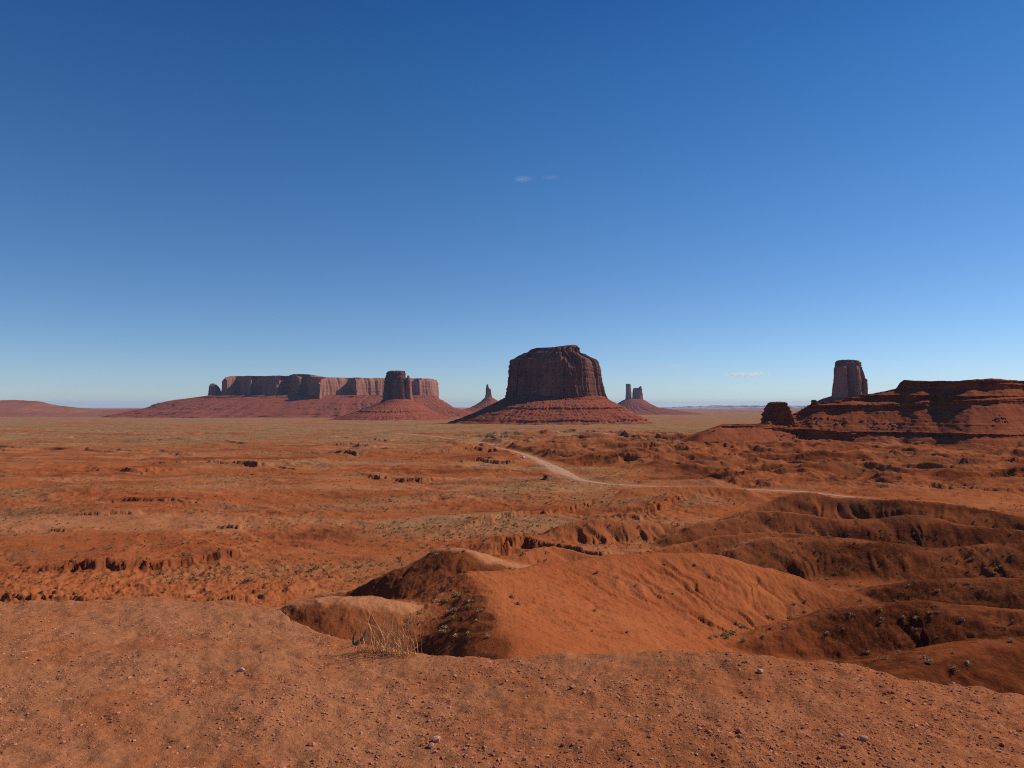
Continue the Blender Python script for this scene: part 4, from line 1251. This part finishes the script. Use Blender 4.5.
# ------------------------------------------------------------------ vehicles by the road
def car(name, pos, rz, paint, label, van=False):
    import bmesh
    L = thing(name, pos, label, 'car'); L.rotation_euler = (0, 0, rz)
    mp = plain_mat(name + '_paint', paint, 0.35, 0.05, 1.0); mp.node_tree.nodes['Principled BSDF'].inputs['Specular IOR Level'].default_value = 0.5
    mg, _, bg_ = new_mat('dark_glass', 0.08); bg_.inputs['Base Color'].default_value = (0.02, 0.025, 0.03, 1); bg_.inputs['Specular IOR Level'].default_value = 0.25
    mt = plain_mat('black_tyre', (0.02, 0.02, 0.02), 0.9); mr = plain_mat('wheel_metal', (0.4, 0.4, 0.42), 0.4)
    mh = plain_mat('lamp_glass', (0.7, 0.7, 0.68), 0.2); mred = plain_mat('tail_lamp_glass', (0.35, 0.02, 0.02), 0.3)
    def prism(nm, prof, w0, w1, mat, parent=L, bev=0.05):
        """side profile (x, z) swept across the width, narrower above"""
        bm = bmesh.new()
        zz = [p[1] for p in prof]; za, zb = min(zz), max(zz)
        wv = lambda z: (w0 + (w1 - w0) * (z - za) / (zb - za)) / 2
        l = [bm.verts.new((x, -wv(z), z)) for x, z in prof]; r = [bm.verts.new((x, wv(z), z)) for x, z in prof]
        bm.faces.new(l); bm.faces.new(r[::-1])
        for i in range(len(prof)):
            j = (i + 1) % len(prof)
            bm.faces.new((l[j], l[i], r[i], r[j]))
        bmesh.ops.recalc_face_normals(bm, faces=bm.faces)
        bmesh.ops.bevel(bm, geom=list(bm.edges), offset=bev, segments=2, affect='EDGES')
        me = bpy.data.meshes.new(nm); bm.to_mesh(me); bm.free(); me.materials.append(mat)
        o = bpy.data.objects.new(nm, me); COL.objects.link(o); o.parent = parent
        return o
    top = 1.95 if van else 1.62
    prism('body', [(-2.25, 0.35), (2.2, 0.35), (2.25, 0.75), (2.05, 0.95), (1.1, 1.08), (-2.2, 1.1), (-2.28, 0.7)], 1.8, 1.72, mp)
    if van:
        prism('cabin', [(-2.2, 1.06), (1.25, 1.06), (0.65, top), (-2.1, top)], 1.7, 1.5, mp)
        prism('window', [(-1.9, 1.15), (1.0, 1.15), (0.58, top - 0.16), (-1.9, top - 0.16)], 1.72, 1.585, mg, bev=0.01)
        prism('window', [(1.06, 1.12), (1.25, 1.12), (0.74, top - 0.12), (0.6, top - 0.12)], 1.5, 1.4, mg, bev=0.01)
        prism('window', [(-2.21, 1.2), (-2.1, 1.2), (-2.1, top - 0.2), (-2.15, top - 0.2)], 1.45, 1.35, mg, bev=0.01)
    else:
        prism('cabin', [(-2.05, 1.06), (0.95, 1.06), (0.2, top), (-1.6, top)], 1.66, 1.3, mp)
        prism('window', [(-1.75, 1.13), (0.65, 1.13), (0.15, top - 0.1), (-1.5, top - 0.1)], 1.68, 1.36, mg, bev=0.01)
        prism('window', [(0.75, 1.1), (0.93, 1.1), (0.28, top - 0.07), (0.1, top - 0.07)], 1.5, 1.2, mg, bev=0.01)
        prism('window', [(-2.04, 1.12), (-1.9, 1.12), (-1.5, top - 0.08), (-1.64, top - 0.08)], 1.5, 1.2, mg, bev=0.01)
    for sx in (1.38, -1.4):
        for sy in (0.86, -0.86):
            bm = bmesh.new(); bmesh.ops.create_cone(bm, cap_ends=True, segments=24, radius1=0.36, radius2=0.36, depth=0.24)
            me = bpy.data.meshes.new('wheel'); bm.to_mesh(me); bm.free(); me.materials.append(mt)
            o = bpy.data.objects.new('wheel', me); COL.objects.link(o); o.parent = L; o.location = (sx, sy, 0.36); o.rotation_euler = (R(90), 0, 0)
            bm = bmesh.new(); bmesh.ops.create_cone(bm, cap_ends=True, segments=16, radius1=0.22, radius2=0.2, depth=0.26)
            me = bpy.data.meshes.new('rim'); bm.to_mesh(me); bm.free(); me.materials.append(mr)
            o2 = bpy.data.objects.new('rim', me); COL.objects.link(o2); o2.parent = o
    for sy in (0.62, -0.62):
        for nm, xx, mm in (('headlight', 2.2, mh), ('tail_light', -2.24, mred)):
            bm = bmesh.new(); bmesh.ops.create_cube(bm, size=1.0)
            bmesh.ops.scale(bm, vec=(0.08, 0.32, 0.14), verts=bm.verts); bmesh.ops.bevel(bm, geom=list(bm.edges), offset=0.02, segments=2, affect='EDGES')
            me = bpy.data.meshes.new(nm); bm.to_mesh(me); bm.free(); me.materials.append(mm)
            o = bpy.data.objects.new(nm, me); COL.objects.link(o); o.parent = L; o.location = (xx, sy, 0.78)
    return L


hp = hit([523.0, 546.0], [458.6, 478.8])
car('parked_car', tuple(hp[0]), R(120), (0.80, 0.80, 0.80), 'white car parked beside the pale dirt road, higher on the track')
car('dark_van', tuple(hp[1]), R(75), (0.035, 0.018, 0.022), 'dark vehicle parked on the flat left of the road bend', van=True)

# ------------------------------------------------------------------ clouds: small wisps high and far away
def cloud(px, py, D, wpx, hpx, dens, label, seed, depth=0.5):
    x, y, z = [float(v) for v in P(px, py, D)]
    w_ = wpx / F * D; h_ = hpx / F * D
    import bmesh
    bm = bmesh.new(); bmesh.ops.create_icosphere(bm, subdivisions=4, radius=0.5)
    g = np.random.default_rng(seed)
    for v in bm.verts:
        c = v.co
        n = float(fbm(np.array([c.x * 3 + seed]), np.array([c.z * 3 + c.y * 2]), 3, seed)[0])
        v.co = c * (1 + 0.35 * n)
        v.co.z += 0.22 * v.co.x * (1 if seed == 1 else 0)
    me = bpy.data.meshes.new('cloud'); bm.to_mesh(me); bm.free()
    m = bpy.data.materials.new('cloud_vapour'); m.use_nodes = True
    t = m.node_tree; t.nodes.clear(); n = N(t)
    out = n.mk('ShaderNodeOutputMaterial'); vol = n.mk('ShaderNodeVolumePrincipled')
    tc = n.mk('ShaderNodeTexCoord')
    ln = n.mk('ShaderNodeVectorMath', operation='LENGTH'); n.link(tc.outputs['Object'], ln.inputs[0])
    fall = n.map(ln.outputs['Value'], 0.5, 0.12)
    ns = n.noise(n.scaled(tc.outputs['Object'], (2.0, 2.0, 6.0)), 1.6, 5, 0.65)
    dn = n.math('MULTIPLY', n.math('MULTIPLY', fall, n.map(ns, 0.38, 0.7)), dens / (w_ * depth))
    n.link(dn, vol.inputs['Density']); vol.inputs['Color'].default_value = (1, 1, 1, 1); vol.inputs['Anisotropy'].default_value = 0.5
    n.link(vol.outputs[0], out.inputs['Volume'])
    me.materials.append(m)
    o = bpy.data.objects.new('cloud', me); COL.objects.link(o)
    o.location = (x, y, z); o.scale = (w_, w_ * depth, h_)
    tag(o, label, 'cloud')


cloud(523, 179, 14000, 24, 7, 0.7, 'small bright wisp of cloud high in the middle of the sky', 1)
cloud(550, 177.5, 14500, 22, 5, 0.35, 'fainter wisp of cloud just right of the small bright one', 2)
cloud(748, 374.5, 60000, 56, 6, 7.0, 'thin flat white cloud low in the sky above the distant hills', 3)
cloud(672, 365.5, 62000, 52, 5, 1.3, 'faint cloud streak, upper one right of the twin towers', 4)
cloud(685, 373, 61000, 38, 5, 1.0, 'faint cloud streak below another, right of the twin towers', 5)

# ------------------------------------------------------------------ air
def haze():
    x0, x1, y0, y1, z0, z1 = -46000, 46000, -46000, 46000, -125, CZ + 190
    V = np.array([(x, y, z) for x in (x0, x1) for y in (y0, y1) for z in (z0, z1)])
    q = np.array([(0, 1, 3, 2), (4, 6, 7, 5), (0, 4, 5, 1), (2, 3, 7, 6), (0, 2, 6, 4), (1, 5, 7, 3)])
    m = bpy.data.materials.new('clear_desert_air'); m.use_nodes = True
    t = m.node_tree; t.nodes.clear(); n = N(t)
    out = n.mk('ShaderNodeOutputMaterial'); vol = n.mk('ShaderNodeVolumePrincipled')
    vol.inputs['Density'].default_value = 1.7e-5
    vol.inputs['Color'].default_value = (0.44, 0.64, 1.0, 1)
    n.link(vol.outputs[0], out.inputs['Volume'])
    o = mesh_obj('haze', V, q, None, [m], smooth=False)
    o['kind'] = 'stuff'


haze()
